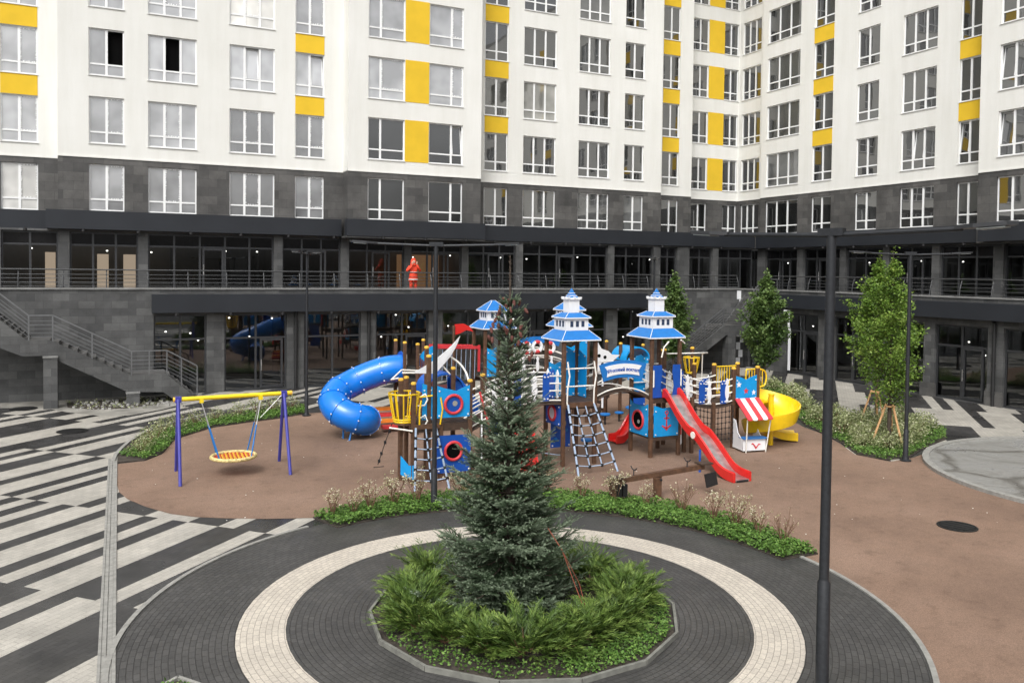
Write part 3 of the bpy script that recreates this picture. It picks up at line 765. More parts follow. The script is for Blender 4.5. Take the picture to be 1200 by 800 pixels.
# ================================================================== GROUND
M_pav_w = bricks('pale_concrete_pavers', (0.465, 0.44, 0.39), (0.39, 0.37, 0.33), (0.27, 0.25, 0.22), 0.24, 0.12, 0.005, 0.55, uv='flat', rot=R(44.5), spots=(0.76, 1.14), gloss=0.36, bump=0.25)
M_pav_d = bricks('charcoal_pavers', (0.050, 0.048, 0.047), (0.035, 0.034, 0.034), (0.022, 0.021, 0.020), 0.2, 0.1, 0.005, 0.6, uv='flat', rot=R(44.5), spots=(0.55, 1.3), gloss=0.22, bump=0.35)
CC = (5.88, 12.02)
M_ring_d = bricks('dark_circular_pavers', (0.064, 0.062, 0.060), (0.047, 0.046, 0.045), (0.016, 0.015, 0.014), 0.175, 0.088, 0.006, 0.6, uv='polar', center=(CC[0], CC[1], 4.4), spots=(0.7, 1.3), gloss=0.42, bump=0.45)
M_ring_w = bricks('cream_circular_pavers', (0.555, 0.505, 0.43), (0.48, 0.435, 0.375), (0.30, 0.27, 0.23), 0.175, 0.09, 0.006, 0.65, uv='polar', center=(CC[0], CC[1], 4.0), spots=(0.88, 1.1), bump=0.3)
M_kerb = plain('grey_kerb_stone', (0.27, 0.265, 0.245), 0.8, var=0.18, scale=8)

def rubber_mat():
    m, nt, b = nodes('brown_rubber_surface')
    g = N(nt, 'ShaderNodeNewGeometry')
    def noise(s, d, rough=0.6):
        n = N(nt, 'ShaderNodeTexNoise'); n.inputs['Scale'].default_value = s; n.inputs['Detail'].default_value = d; n.inputs['Roughness'].default_value = rough
        nt.links.new(g.outputs['Position'], n.inputs['Vector']); return n.outputs['Fac']
    r1 = ramp(nt, [(0.3, (0.168, 0.110, 0.080)), (0.5, (0.217, 0.143, 0.103)), (0.72, (0.264, 0.178, 0.132))]); nt.links.new(noise(0.28, 6), r1.inputs['Fac'])
    r2 = ramp(nt, [(0.32, (0.66, 0.66, 0.66)), (0.5, (1.0, 1.0, 1.0)), (0.68, (1.34, 1.32, 1.3))]); nt.links.new(noise(70, 3), r2.inputs['Fac'])
    r3 = ramp(nt, [(0.36, (0.80, 0.79, 0.78)), (0.46, (1, 1, 1)), (0.7, (1.05, 1.05, 1.05))]); nt.links.new(noise(2.2, 9, 0.75), r3.inputs['Fac'])
    c = r1.outputs['Color']
    r4 = ramp(nt, [(0.30, (0.86, 0.86, 0.87)), (0.52, (1, 1, 1)), (0.66, (1.06, 1.05, 1.04))]); nt.links.new(noise(0.9, 10, 0.8), r4.inputs['Fac'])
    for r in (r2, r3, r4):
        mx = N(nt, 'ShaderNodeMix', data_type='RGBA', blend_type='MULTIPLY'); mx.inputs[0].default_value = 1
        nt.links.new(c, mx.inputs[6]); nt.links.new(r.outputs['Color'], mx.inputs[7]); c = mx.outputs[2]
    nt.links.new(c, b.inputs['Base Color'])
    b.inputs['Roughness'].default_value = 0.82; b.inputs['Specular IOR Level'].default_value = 0.3
    bp = N(nt, 'ShaderNodeBump'); bp.inputs['Strength'].default_value = 0.35; bp.inputs['Distance'].default_value = 0.01
    nt.links.new(noise(160, 2), bp.inputs['Height']); nt.links.new(bp.outputs['Normal'], b.inputs['Normal'])
    return m
M_rubber = rubber_mat()
def pond_mat():
    m, nt, b = nodes('wet_grey_membrane')
    g = N(nt, 'ShaderNodeNewGeometry')
    n1 = N(nt, 'ShaderNodeTexNoise'); n1.inputs['Scale'].default_value = 0.55; n1.inputs['Detail'].default_value = 8; n1.inputs['Roughness'].default_value = 0.7; n1.inputs['Distortion'].default_value = 1.2
    nt.links.new(g.outputs['Position'], n1.inputs['Vector'])
    r = ramp(nt, [(0.32, (0.16, 0.155, 0.14)), (0.5, (0.27, 0.265, 0.25)), (0.7, (0.36, 0.36, 0.355))]); nt.links.new(n1.outputs['Fac'], r.inputs['Fac'])
    v = N(nt, 'ShaderNodeTexVoronoi', feature='DISTANCE_TO_EDGE'); v.inputs['Scale'].default_value = 0.42
    n2 = N(nt, 'ShaderNodeTexNoise'); n2.inputs['Scale'].default_value = 1.6; n2.inputs['Detail'].default_value = 6
    nt.links.new(g.outputs['Position'], n2.inputs['Vector'])
    mx0 = N(nt, 'ShaderNodeMix', data_type='VECTOR'); mx0.inputs[0].default_value = 0.35
    nt.links.new(g.outputs['Position'], mx0.inputs[4]); nt.links.new(n2.outputs['Color'], mx0.inputs[5]); nt.links.new(mx0.outputs[1], v.inputs['Vector'])
    r2 = ramp(nt, [(0.0, (0.35, 0.33, 0.30)), (0.02, (0.6, 0.58, 0.55)), (0.05, (1, 1, 1))]); nt.links.new(v.outputs['Distance'], r2.inputs['Fac'])
    mx = N(nt, 'ShaderNodeMix', data_type='RGBA', blend_type='MULTIPLY'); mx.inputs[0].default_value = 0.8
    nt.links.new(r.outputs['Color'], mx.inputs[6]); nt.links.new(r2.outputs['Color'], mx.inputs[7]); nt.links.new(mx.outputs[2], b.inputs['Base Color'])
    r3 = ramp(nt, [(0.4, (0.55,) * 3), (0.6, (0.2,) * 3)]); nt.links.new(n1.outputs['Fac'], r3.inputs['Fac']); nt.links.new(r3.outputs['Color'], b.inputs['Roughness'])
    bp = N(nt, 'ShaderNodeBump'); bp.inputs['Strength'].default_value = 0.4; bp.inputs['Distance'].default_value = 0.03
    nt.links.new(n1.outputs['Fac'], bp.inputs['Height']); nt.links.new(bp.outputs['Normal'], b.inputs['Normal'])
    return m
M_pond = pond_mat()

struct(MB().flat([(-220, -220), (260, -220), (260, 260), (-220, 260)], -0.03), 'ground', plain('far_asphalt', (0.07, 0.07, 0.07), 0.85, var=0.25, scale=0.3))

# ---- striped paving: a 45 degree grid of 3.94 x 0.4 m cells, each pale or charcoal
UA = R(44.5); CU, SU = math.cos(UA), math.sin(UA)
V0, DV, U0, DU = 10.25, 0.399, 10.35, 3.945
W = {}
def rows(col, lo, hi, whites):
    for n in range(lo, hi + 1): W[(col, n)] = n in whites
rows(-1, -4, 10, {-4, -3, 1, 2, 4})
rows(0, -3, 21, {-2, -1, 1, 4, 5, 7, 9, 10, 12, 13, 15, 17, 19})
rows(1, 0, 33, {0, 3, 6, 7, 8, 12, 14, 15, 16, 18, 20, 21, 23, 24, 27, 29, 32, 33})
rows(2, 18, 42, {21, 22, 25, 26, 28, 32, 33, 34, 39, 40, 42})
rows(3, 24, 42, {30, 32, 34, 35, 37, 38, 41})
for c, rws in {7: [(-3.15, -3.5), (-4.36, -4.88), (-5.21, -5.65), (-6.4, -6.76), (-1.1, -2.3), (.5, .12), (1.6, .9), (2.6, 2.1), (-7.1, -7.9)],
               6: [(-3.84, -4.34), (-4.67, -5.85), (-6.26, -6.76), (-2.3, -2.9), (-1.1, -1.6), (-7.1, -7.4), (.9, .2)],
               5: [(-5.5, -6.9), (-3.3, -4.2), (-2.1, -2.5)], 8: [(.1, -.38), (-1.1, -1.54), (1.34, .9), (-3.15, -3.5), (2.9, 2.4)]}.items():
    for n in range(-60, -15):
        v = V0 + (n + 0.5) * DV
        W[(c, n)] = any(b <= v <= a for a, b in rws)
rnd = random.Random(3)
wh, dk = MB(), MB()
for cc in range(-6, 12):
    for n in range(-70, 90):
        u0, v0 = U0 + cc * DU, V0 + n * DV
        uc, vc = u0 + DU / 2, v0 + DV / 2
        x, y = uc * CU - vc * SU, uc * SU + vc * CU
        if not (-16 < x < 35 and -3 < y < 40): continue
        w = W.get((cc, n))
        if w is None: w = rnd.random() < 0.5
        q = [(u0, v0), (u0 + DU, v0), (u0 + DU, v0 + DV), (u0, v0 + DV)]
        (wh if w else dk).flat([(a * CU - b * SU, a * SU + b * CU) for a, b in q], 0.0)
struct(wh, 'pale_paving', M_pav_w); struct(dk, 'charcoal_paving', M_pav_d)
# concrete apron under the stair, with rubble
ap = [(-9, 38.39), (-9, 37.5), (-4, 37.0), (-2.6, 36.4), (-1.7, 35.0), (-0.7, 33.9), (0.3, 33.5), (1.5, 34.5), (3.3, 36.9), (3.2, 38.39)]
struct(MB().flat(ap, 0.004), 'concrete_apron', plain('stained_concrete_apron', (0.24, 0.23, 0.205), 0.8, var=0.4, scale=1.2))
struct(MB().flat([(-1.9, 37.6), (-1.8, 36.2), (-0.9, 35.4), (0.3, 35.2), (1.3, 35.8), (2.2, 37.0), (2.2, 37.8)], 0.009), 'bare_soil_patch', M_soil)

# ---- brown safety surface
rub = [(6.44, 31.6), (5.36, 30.9), (4.2, 30.5), (2.91, 29.94), (2.1, 29.2), (1.6, 28.31), (1.3, 27.3), (1.14, 26.25), (0.66, 25.5), (-0.04, 25.4), (-0.12, 24.2), (-0.07, 23.2), (0.0, 22.2), (0.18, 21.43), (0.55, 20.6), (1.03, 19.8), (1.5, 19.35), (2.03, 19.03), (2.9, 18.6), (4.06, 18.2),
       (4.6, 17.0), (6, 15), (9, 14), (9.2, 9), (9, 3), (9, -8), (31, -8), (31, 12), (25, 14), (22.5, 17.6), (21.5, 17.3), (20.5, 17.2), (20.28, 18.3), (21.1, 19.65), (21.8, 21.0), (22.2, 22.4), (23.4, 24.8), (25.4, 26.6), (26.6, 27.8), (27.4, 29.6), (24, 31.2), (18, 31.9), (12, 31.6)]
struct(MB().flat(rub, 0.005), 'rubber_play_surface', M_rubber)

# ---- round plaza with its pale ring
pz = MB().annulus(CC, 0.0, 6.02, 0.010, n=128)
struct(pz, 'round_plaza', M_ring_d)
struct(MB().annulus(CC, 3.67, 4.39, 0.014, n=64), 'pale_ring', M_ring_w)
kb = MB()
n = 120
for i in range(n):
    a0, a1 = R(112) + (2 * PI - R(112)) * i / n, R(112) + (2 * PI - R(112)) * (i + 0.985) / n
    p = [(CC[0] + r * math.cos(a), CC[1] + r * math.sin(a)) for r, a in ((6.02, a0), (6.10, a0), (6.10, a1), (6.02, a1))]
    kb.prism([(x, y, -0.01) for x, y in p], (0, 0, 0.045))
struct(kb, 'plaza_kerb', M_kerb)
# drain channel running along the striped paving
dc = MB()
for i in range(30):
    ya_ = 9.6 + i * 0.55
    if ya_ > 25.6: break
    for a, b, h in ((-0.26, -0.22, 0.03), (-0.218, -0.155, 0.018), (-0.152, -0.146, 0.004), (-0.143, -0.08, 0.018), (-0.078, -0.03, 0.03)):
        dc.span((a - .02, ya_, -0.01), (b - .02, ya_ + 0.545, h))
struct(dc, 'drain_channel', M_kerb)
kp = [(-0.15, 25.7), (-0.1, 26.4), (0.05, 27.3), (0.25, 28.2), (0.6, 29.3), (1.05, 30.3), (1.9, 31.5), (2.9, 32.5), (4.9, 34.2), (6.9, 34.6)]
bk = MB()
for (xa, ya_), (xb, yb_) in zip(kp, kp[1:]): bk.bar((xa, ya_, 0.02), (xb, yb_, 0.02), 0.10, 0.10)
struct(bk, 'bed_kerb', M_kerb)
# round grey membrane pad on the right, raised kerb
PC = (25.2, 12.9)
struct(MB().annulus(PC, 0.0, 5.28, 0.055, n=96), 'round_grey_pad', M_pond)
kb = MB()
for i in range(96):
    a0, a1 = 2 * PI * i / 96, 2 * PI * (i + 0.98) / 96
    p = [(PC[0] + r * math.cos(a), PC[1] + r * math.sin(a)) for r, a in ((5.28, a0), (5.46, a0), (5.46, a1), (5.28, a1))]
    kb.prism([(x, y, 0.0) for x, y in p], (0, 0, 0.10))
struct(kb, 'pad_kerb', M_kerb)

# ---- soil of the beds
def bed(name, pts, z): return struct(MB().prism([(x, y, -0.01) for x, y in pts], (0, 0, z + 0.01)), name, M_soil)
BED_L = [(6.4, 31.5), (5.36, 30.95), (2.91, 29.98), (1.6, 28.35), (1.18, 26.4), (0.66, 25.55), (-0.05, 25.5), (-0.02, 26.4), (0.25, 28.1), (0.7, 29.4), (1.15, 30.3), (2.0, 31.4), (3.0, 32.3), (5.0, 33.4), (6.8, 33.8)]
BED_R = [(20.3, 18.25), (20.5, 17.35), (21.6, 17.4), (23.3, 18.2), (25.0, 18.8), (26.3, 19.8), (26.5, 20.8), (26.2, 22.4), (25.2, 23.0), (24.9, 24.0), (25.8, 25.6), (27.0, 27.2), (29.0, 29.6), (29.4, 31.4), (27.6, 32.0), (26.8, 29.6), (26.3, 27.6), (24.5, 25.6), (22.5, 22.6), (21.2, 19.7)]
bed('left_bed_soil', BED_L, 0.03); bed('right_bed_soil', BED_R, 0.03)
hs = [(CC[0] + 5.58 * math.cos(a), CC[1] + 5.58 * math.sin(a)) for a in [R(x) for x in range(0, 110, 4)]]
hs += [(CC[0] + (6.5 + 0.55 * math.sin(R(x) * 1.6)) * math.cos(R(x)), CC[1] + (6.5 + 0.55 * math.sin(R(x) * 1.6)) * math.sin(R(x))) for x in range(108, -2, -4)]
bed('hedge_strip_soil', hs, 0.03)
# planter ring of the spruce
PLC = (5.90, 11.90); NP = 14
pp = [(PLC[0] + 2.46 * math.cos(2 * PI * (i + 0.2) / NP), PLC[1] + 2.46 * math.sin(2 * PI * (i + 0.2) / NP)) for i in range(NP)]
bed('planter_soil', [(PLC[0] + (x - PLC[0]) * 0.985, PLC[1] + (y - PLC[1]) * 0.985) for x, y in pp], 0.045)
pk = MB()
for i in range(NP):
    a, b = Vector((*pp[i], 0.045)), Vector((*pp[(i + 1) % NP], 0.045))
    pk.bar(a, a + (b - a) * 0.992, 0.045, 0.075)
struct(pk, 'planter_kerb', plain('weathered_planter_kerb', (0.17, 0.17, 0.15), 0.85, var=0.3, scale=6))
# small bed at the bottom of the frame
bed('corner_bed_soil', [(0.15, 11.25), (0.68, 11.68), (1.2, 11.0), (1.1, 10.2), (0.6, 10.2)], 0.03)
ck = MB()
for a, b in (((0.10, 11.25), (0.70, 11.73)), ((0.70, 11.73), (1.25, 11.0))): ck.bar((*a, 0.03), (*b, 0.03), 0.05, 0.07)
struct(ck, 'corner_bed_kerb', M_kerb)

def manhole(x, y, r, label):
    t = thing('manhole_cover', label, 'manhole', (x, y, 0.006))
    MB().lathe([(r * 1.14, 0.0), (r * 1.14, 0.012), (r, 0.016), (r, 0.0)], n=32).build('rim', M_iron, parent=t)
    c = MB().lathe([(0.01, 0.022), (r * 0.97, 0.022), (r * 0.97, 0.0)], n=32)
    for i in range(-3, 4): c.span((-math.sqrt(max(0.01, r * r * .8 - (i * r / 4) ** 2)), i * r / 4 - .02, 0.0221), (math.sqrt(max(0.01, r * r * .8 - (i * r / 4) ** 2)), i * r / 4 + .02, 0.029))
    c.build('cover', M_iron, parent=t)
    return t
manhole(16.58, 12.14, 0.36, 'black round manhole cover sunk alone in the brown rubber surface')
manhole(-1.4, 31.0, 0.42, 'dark round manhole cover in a pale paving stripe in front of the left stair')
manhole(-3.3, 36.5, 0.42, 'dark round manhole cover close to the left wall beside the stair pillar')

# ================================================================== LAMP POSTS
def lamp_post(name, label, base, H, dirv, span, r=0.055, sleeve=None):
    t = thing(name, label, 'street lamp', base)
    a = math.atan2(dirv[1], dirv[0]); t.rotation_euler = (0, 0, a)
    p = MB()
    s = sleeve or 0.9
    p.lathe([(0.16, 0.0), (0.16, 0.03), (0.10, 0.05), (r * 1.35, 0.16), (r * 1.3, s), (r * 1.02, s + 0.03), (r, s + 0.05), (r * 0.92, H)], n=16)
    p.build('pole', M_dkmetal, parent=t, smooth=35)
    MB().span((-0.12, -0.12, 0.0), (0.12, 0.12, 0.022)).build('base_plate', M_dkmetal, parent=t)
    h = span / 2
    arm = MB().tube([(-h + 0.25, 0, H + 0.03), (0, 0, H - 0.01), (h - 0.25, 0, H + 0.03)], 0.03, 10)
    arm.span((-0.16, -0.055, H - 0.02), (0.16, 0.055, H + 0.075))
    arm.build('arm', M_dkmetal, parent=t, smooth=35)
    for sg in (-1, 1):
        hd = MB().prism([(sg * (h - 0.32), -0.07, H + 0.02), (sg * (h - 0.1), -0.16, H + 0.03), (sg * (h + 0.22), -0.13, H + 0.05), (sg * (h + 0.30), 0, H + 0.055), (sg * (h + 0.22), 0.13, H + 0.05), (sg * (h - 0.1), 0.16, H + 0.03), (sg * (h - 0.32), 0.07, H + 0.02)], (0, 0, 0.045))
        ho = hd.build('lamp_head', M_alu2, parent=t)
        MB().prism([(sg * (h - 0.08), -0.12, H + 0.012), (sg * (h + 0.2), -0.10, H + 0.03), (sg * (h + 0.2), 0.10, H + 0.03), (sg * (h - 0.08), 0.12, H + 0.012)], (0, 0, 0.012)).build('lens', M_lens, parent=ho)
    return t
lamp_post('street_lamp', 'slim dark lamp post with T arm standing in the flower strip left of the spruce', (6.52, 17.85, 0.02), 6.02, (0.93, -0.37), 3.3)
lamp_post('street_lamp', 'thin dark lamp post left of the blue tube slide, arms seen end on', (6.3, 31.1, 0.01), 6.0, (0.42, 0.9), 3.1, 0.05)
lamp_post('street_lamp', 'thin dark lamp post at the leafy bed beside the round grey pad on the right', (21.0, 17.1, 0.01), 6.08, (0.86, -0.5), 2.9)
lamp_post('street_lamp', 'nearest thick dark lamp post with wide T arm crossing the right of the picture', (8.02, 7.68, 0.0), 5.99, (1.19, -3.43), 3.5, 0.062, 1.62)
lamp_post('street_lamp', 'farthest dark lamp post, behind the right lighthouse roof', (22.75, 32.5, 0.01), 6.05, (0.62, 0.78), 3.0, 0.05)

# ================================================================== PERSON ON THE TERRACE
def skin_body(name, joints, edges, mat, parent, sub=2):
    me = bpy.data.meshes.new(name); me.from_pydata([j[0] for j in joints], edges, [])
    o = bpy.data.objects.new(name, me); COL.objects.link(o)
    md = o.modifiers.new('skin', 'SKIN'); sb = o.modifiers.new('sub', 'SUBSURF'); sb.levels = sub; sb.render_levels = sub
    for v, j in zip(me.skin_vertices[0].data, joints):
        v.radius = (j[1], j[2] if len(j) > 2 else j[1])
    me.skin_vertices[0].data[0].use_root = True
    bpy.context.view_layer.update()
    ev = o.evaluated_get(bpy.context.evaluated_depsgraph_get())
    nm = bpy.data.meshes.new_from_object(ev)
    bpy.data.objects.remove(o)
    nm.materials.clear(); nm.materials.append(mat)
    nm.polygons.foreach_set('use_smooth', [True] * len(nm.polygons))
    b = bpy.data.objects.new(name, nm); COL.objects.link(b); b.parent = parent
    return b
PX, PY = 13.05, 38.95
pe = thing('person', 'person in orange red hooded work suit at the terrace railing, hands raised', 'person', (PX, PY, TERR))
J = [((0, 0, 0.92), .17, .13), ((0, 0, 1.12), .17, .12), ((0, 0, 1.32), .19, .12), ((0, 0, 1.43), .12, .09), ((0, 0, 1.50), .065), ((0, -.01, 1.58), .095), ((0, -.015, 1.67), .09),
     ((-.21, 0, 1.38), .075), ((-.36, -.04, 1.16), .062), ((-.20, -.20, 1.34), .05), ((-.11, -.17, 1.50), .04),
     ((.21, 0, 1.38), .075), ((.36, -.04, 1.16), .062), ((.20, -.20, 1.34), .05), ((.11, -.17, 1.50), .04),
     ((-.10, 0, .84), .11), ((-.12, -.02, .48), .085), ((-.12, .0, .10), .07), ((-.12, -.14, .04), .045),
     ((.10, 0, .84), .11), ((.12, -.02, .48), .085), ((.12, .0, .10), .07), ((.12, -.14, .04), .045)]
E_ = [(0, 1), (1, 2), (2, 3), (3, 4), (4, 5), (5, 6), (2, 7), (7, 8), (8, 9), (9, 10), (2, 11), (11, 12), (12, 13), (13, 14), (0, 15), (15, 16), (16, 17), (17, 18), (0, 19), (19, 20), (20, 21), (21, 22)]
skin_body('body', J, E_, M_hiviz, pe)
MB().lathe([(0.235, 0.70), (0.225, 0.80), (0.20, 1.0), (0.19, 1.12)], n=18, close=False).build('jacket_skirt', M_hiviz, parent=pe, smooth=60)
for z, r in ((0.735, .238), (1.08, .205)): MB().lathe([(r, z), (r + .004, z + .005), (r - .004, z + .055), (r - .008, z + .06)], n=18, close=False).build('reflective_band', M_band, parent=pe)
hd = MB()
hd.lathe([(0.15, 1.46), (0.145, 1.56), (0.135, 1.66), (0.10, 1.76), (0.03, 1.83), (0.005, 1.85)], n=16, close=False)
hd.build('hood', M_hiviz, parent=pe, smooth=60)
fc = MB().lathe([(0.005, -0.1), (0.05, -0.085), (0.072, -0.03), (0.075, 0.03), (0.055, 0.08), (0.005, 0.10)], n=14)
fo = fc.build('face', M_skin, parent=pe, smooth=60); fo.location = (0, -0.085, 1.61)
for s in (-1, 1):
    MB().box((s * .028, -.070, .015), (.018, .012, .01)).build('eye', M_black, parent=fo)
    # hand: palm, four fingers and thumb gripping the hood edge
    pts = MB().box((s * .12, -.185, 1.545), (.05, .03, .085))
    for k in range(4): pts.tube([(s * (.10 + .0135 * k), -.185, 1.58), (s * (.10 + .0135 * k), -.18, 1.625 - .004 * abs(k - 1)), (s * (.10 + .0135 * k), -.155, 1.65 - .005 * abs(k - 1))], [.009, .0085, .007], 6)
    pts.tube([(s * .10, -.185, 1.53), (s * .078, -.185, 1.555), (s * .072, -.178, 1.58)], [.011, .01, .008], 6)
    pts.build('hand', M_skin, parent=pe, smooth=50)
MB().box((0, -.082, -.015), (.018, .025, .03)).build('nose', M_skin, parent=fo)
MB().box((0, -.066, -.052), (.04, .012, .008)).build('mouth', M_redp, parent=fo)
# ================================================================== PLAYGROUND STRUCTURE
pg = thing('playground_structure', 'large blue, white and brown wooden playground castle of lighthouse towers, bridges, slides and rope nets', 'playground', (12.5, 21.5, 0))
def P_(mb, name, mat, parent=None, smooth=None):
    o = mb.build(name, mat, smooth=smooth)
    if parent is None: under(o, pg)
    else: o.parent = parent
    return o
def post(x, y, z, cap=True, w=0.105, z0=0.0):
    o = P_(MB().prism([(x - w / 2, y - w / 2 + .012, z0), (x - w / 2 + .012, y - w / 2, z0), (x + w / 2 - .012, y - w / 2, z0), (x + w / 2, y - w / 2 + .012, z0), (x + w / 2, y + w / 2 - .012, z0), (x + w / 2 - .012, y + w / 2, z0), (x - w / 2 + .012, y + w / 2, z0), (x - w / 2, y + w / 2 - .012, z0)], (0, 0, z - z0)), 'post', M_wood)
    if cap: P_(MB().lathe([(w * .62, z), (w * .66, z + .02), (w * .62, z + .055), (w * .3, z + .07)], (x, y, 0), 12), 'cap', M_cap, o)
    b = MB()
    for s in (-1, 1): b.cyl((x + s * w * .2, y - w / 2 - .004, .06 + z0), (x + s * w * .2, y - w / 2, .06 + z0), .015, 6)
    return o
def deck(x0, x1, y0, y1, z, name='platform'):
    mb = MB(); n = max(3, round((x1 - x0) / .14))
    for i in range(n): mb.span((x0 + (x1 - x0) * i / n + .004, y0, z - .045), (x0 + (x1 - x0) * (i + 1) / n - .004, y1, z))
    mb.span((x0, y0 - .03, z - .19), (x1, y0 - .001, z - .03)).span((x0, y1 + .001, z - .19), (x1, y1 + .03, z - .03))
    return P_(mb, name, M_woodd)
def bolts(mb, pts, nrm, r=.022):
    for p in pts: mb.cyl(p, (p[0] + nrm[0] * .02, p[1] + nrm[1] * .02, p[2]), r, 8, mi=1)
def panel_y(x0, x1, y, z0, z1, mat, shape=None, name='panel', th=.025, holes=None):
    """flat board facing -y; shape gives the top edge as (t, dz)"""
    top = shape or [(0, 0), (1, 0)]
    pts = [(x0, y, z0), (x1, y, z0)] + [(x0 + (x1 - x0) * t, y, z1 + dz) for t, dz in reversed(top)]
    b = MB().prism(pts, (0, th, 0)); bolts(b, [(x0 + .05, y, z0 + .06), (x1 - .05, y, z0 + .06), (x0 + .05, y, z1 - .08), (x1 - .05, y, z1 - .08)], (0, -1))
    return P_(b, name, [mat, M_pipe])
def panel_x(x, y0, y1, z0, z1, mat, shape=None, name='panel', th=.025):
    top = shape or [(0, 0), (1, 0)]
    pts = [(x, y0, z0), (x, y1, z0)] + [(x, y0 + (y1 - y0) * t, z1 + dz) for t, dz in reversed(top)]
    b = MB().prism(pts, (th, 0, 0)); bolts(b, [(x, y0 + .05, z0 + .06), (x, y1 - .05, z0 + .06), (x, y0 + .05, z1 - .08), (x, y1 - .05, z1 - .08)], (-1, 0))
    return P_(b, name, [mat, M_pipe])
def ring_y(x, y, z, r, mat, parent, name='porthole_ring', rr=.04, flat=False):
    pts = [(x + r * math.cos(2 * PI * i / 28), y, z + r * math.sin(2 * PI * i / 28)) for i in range(28)]
    return P_(MB().tube(pts, rr, 8, closed=True), name, mat, parent, 60)
def disc_y(x, y, z, r, mat, parent, name, th=.012):
    return P_(MB().prism([(x + r * math.cos(2 * PI * i / 28), y, z + r * math.sin(2 * PI * i / 28)) for i in range(28)], (0, th, 0)), name, mat, parent)
def ring_x(x, y, z, r, mat, parent, name='porthole_ring', rr=.04):
    pts = [(x, y + r * math.cos(2 * PI * i / 28), z + r * math.sin(2 * PI * i / 28)) for i in range(28)]
    return P_(MB().tube(pts, rr, 8, closed=True), name, mat, parent, 60)
def disc_x(x, y, z, r, mat, parent, name, th=.012):
    return P_(MB().prism([(x, y + r * math.cos(2 * PI * i / 28), z + r * math.sin(2 * PI * i / 28)) for i in range(28)], (th, 0, 0)), name, mat, parent)
def pipe(pts, name='handrail', mat=None, r=.022, parent=None): return P_(MB().tube(pts, r, 8), name, mat or M_pipe, parent, 60)
def arc(p, q, rise, n=12):
    p, q = Vector(p), Vector(q)
    return [p.lerp(q, i / n) + Vector((0, 0, rise * 4 * (i / n) * (1 - i / n))) for i in range(n + 1)]

def hip(mb, cx, cy, z0, z1, r0, r1, th=.02, mi=0):
    """hipped roof skirt with a board edge"""
    S = [(-1, -1), (1, -1), (1, 1), (-1, 1)]
    lo = [(cx + a * r0, cy + b * r0, z0) for a, b in S]; lo2 = [(cx + a * r0, cy + b * r0, z0 - th) for a, b in S]
    hi = [(cx + a * r1, cy + b * r1, z1) for a, b in S]; hi2 = [(cx + a * (r1 - .0), cy + b * (r1 - .0), z1 - th) for a, b in S]
    v = lo + hi + lo2 + hi2; f = []
    for i in range(4):
        j = (i + 1) % 4
        f += [(i, j, 4 + j, 4 + i), (8 + j, 8 + i, 12 + i, 12 + j), (j, i, 8 + i, 8 + j), (4 + i, 4 + j, 12 + j, 12 + i)]
    mb.add(v, f, mi)
def edge_trim(mb, cx, cy, z0, z1, r0, r1):
    S = [(-1, -1), (1, -1), (1, 1), (-1, 1)]
    for i in range(4):
        a, b = S[i], S[(i + 1) % 4]
        mb.bar((cx + a[0] * r0, cy + a[1] * r0, z0 - .015), (cx + b[0] * r0, cy + b[1] * r0, z0 - .015), .016, .035)
        mb.bar((cx + a[0] * r0, cy + a[1] * r0, z0 + .008), (cx + a[0] * r1, cy + a[1] * r1, z1 + .006), .014, .012)
def wbox_windows(parent, cx, cy, z, r, n, w, h):
    for ax in range(4):
        for k in range(n):
            t = (k - (n - 1) / 2) * w * 1.9
            mb = MB()
            if ax == 0: mb.span((cx + t - w / 2, cy - r - .006, z - h / 2), (cx + t + w / 2, cy - r + .004, z + h / 2))
            elif ax == 1: mb.span((cx + t - w / 2, cy + r - .004, z - h / 2), (cx + t + w / 2, cy + r + .006, z + h / 2))
            elif ax == 2: mb.span((cx - r - .006, cy + t - w / 2, z - h / 2), (cx - r + .004, cy + t + w / 2, z + h / 2))
            else: mb.span((cx + r - .004, cy + t - w / 2, z - h / 2), (cx + r + .006, cy + t + w / 2, z + h / 2))
            P_(mb, 'window', M_win, parent)
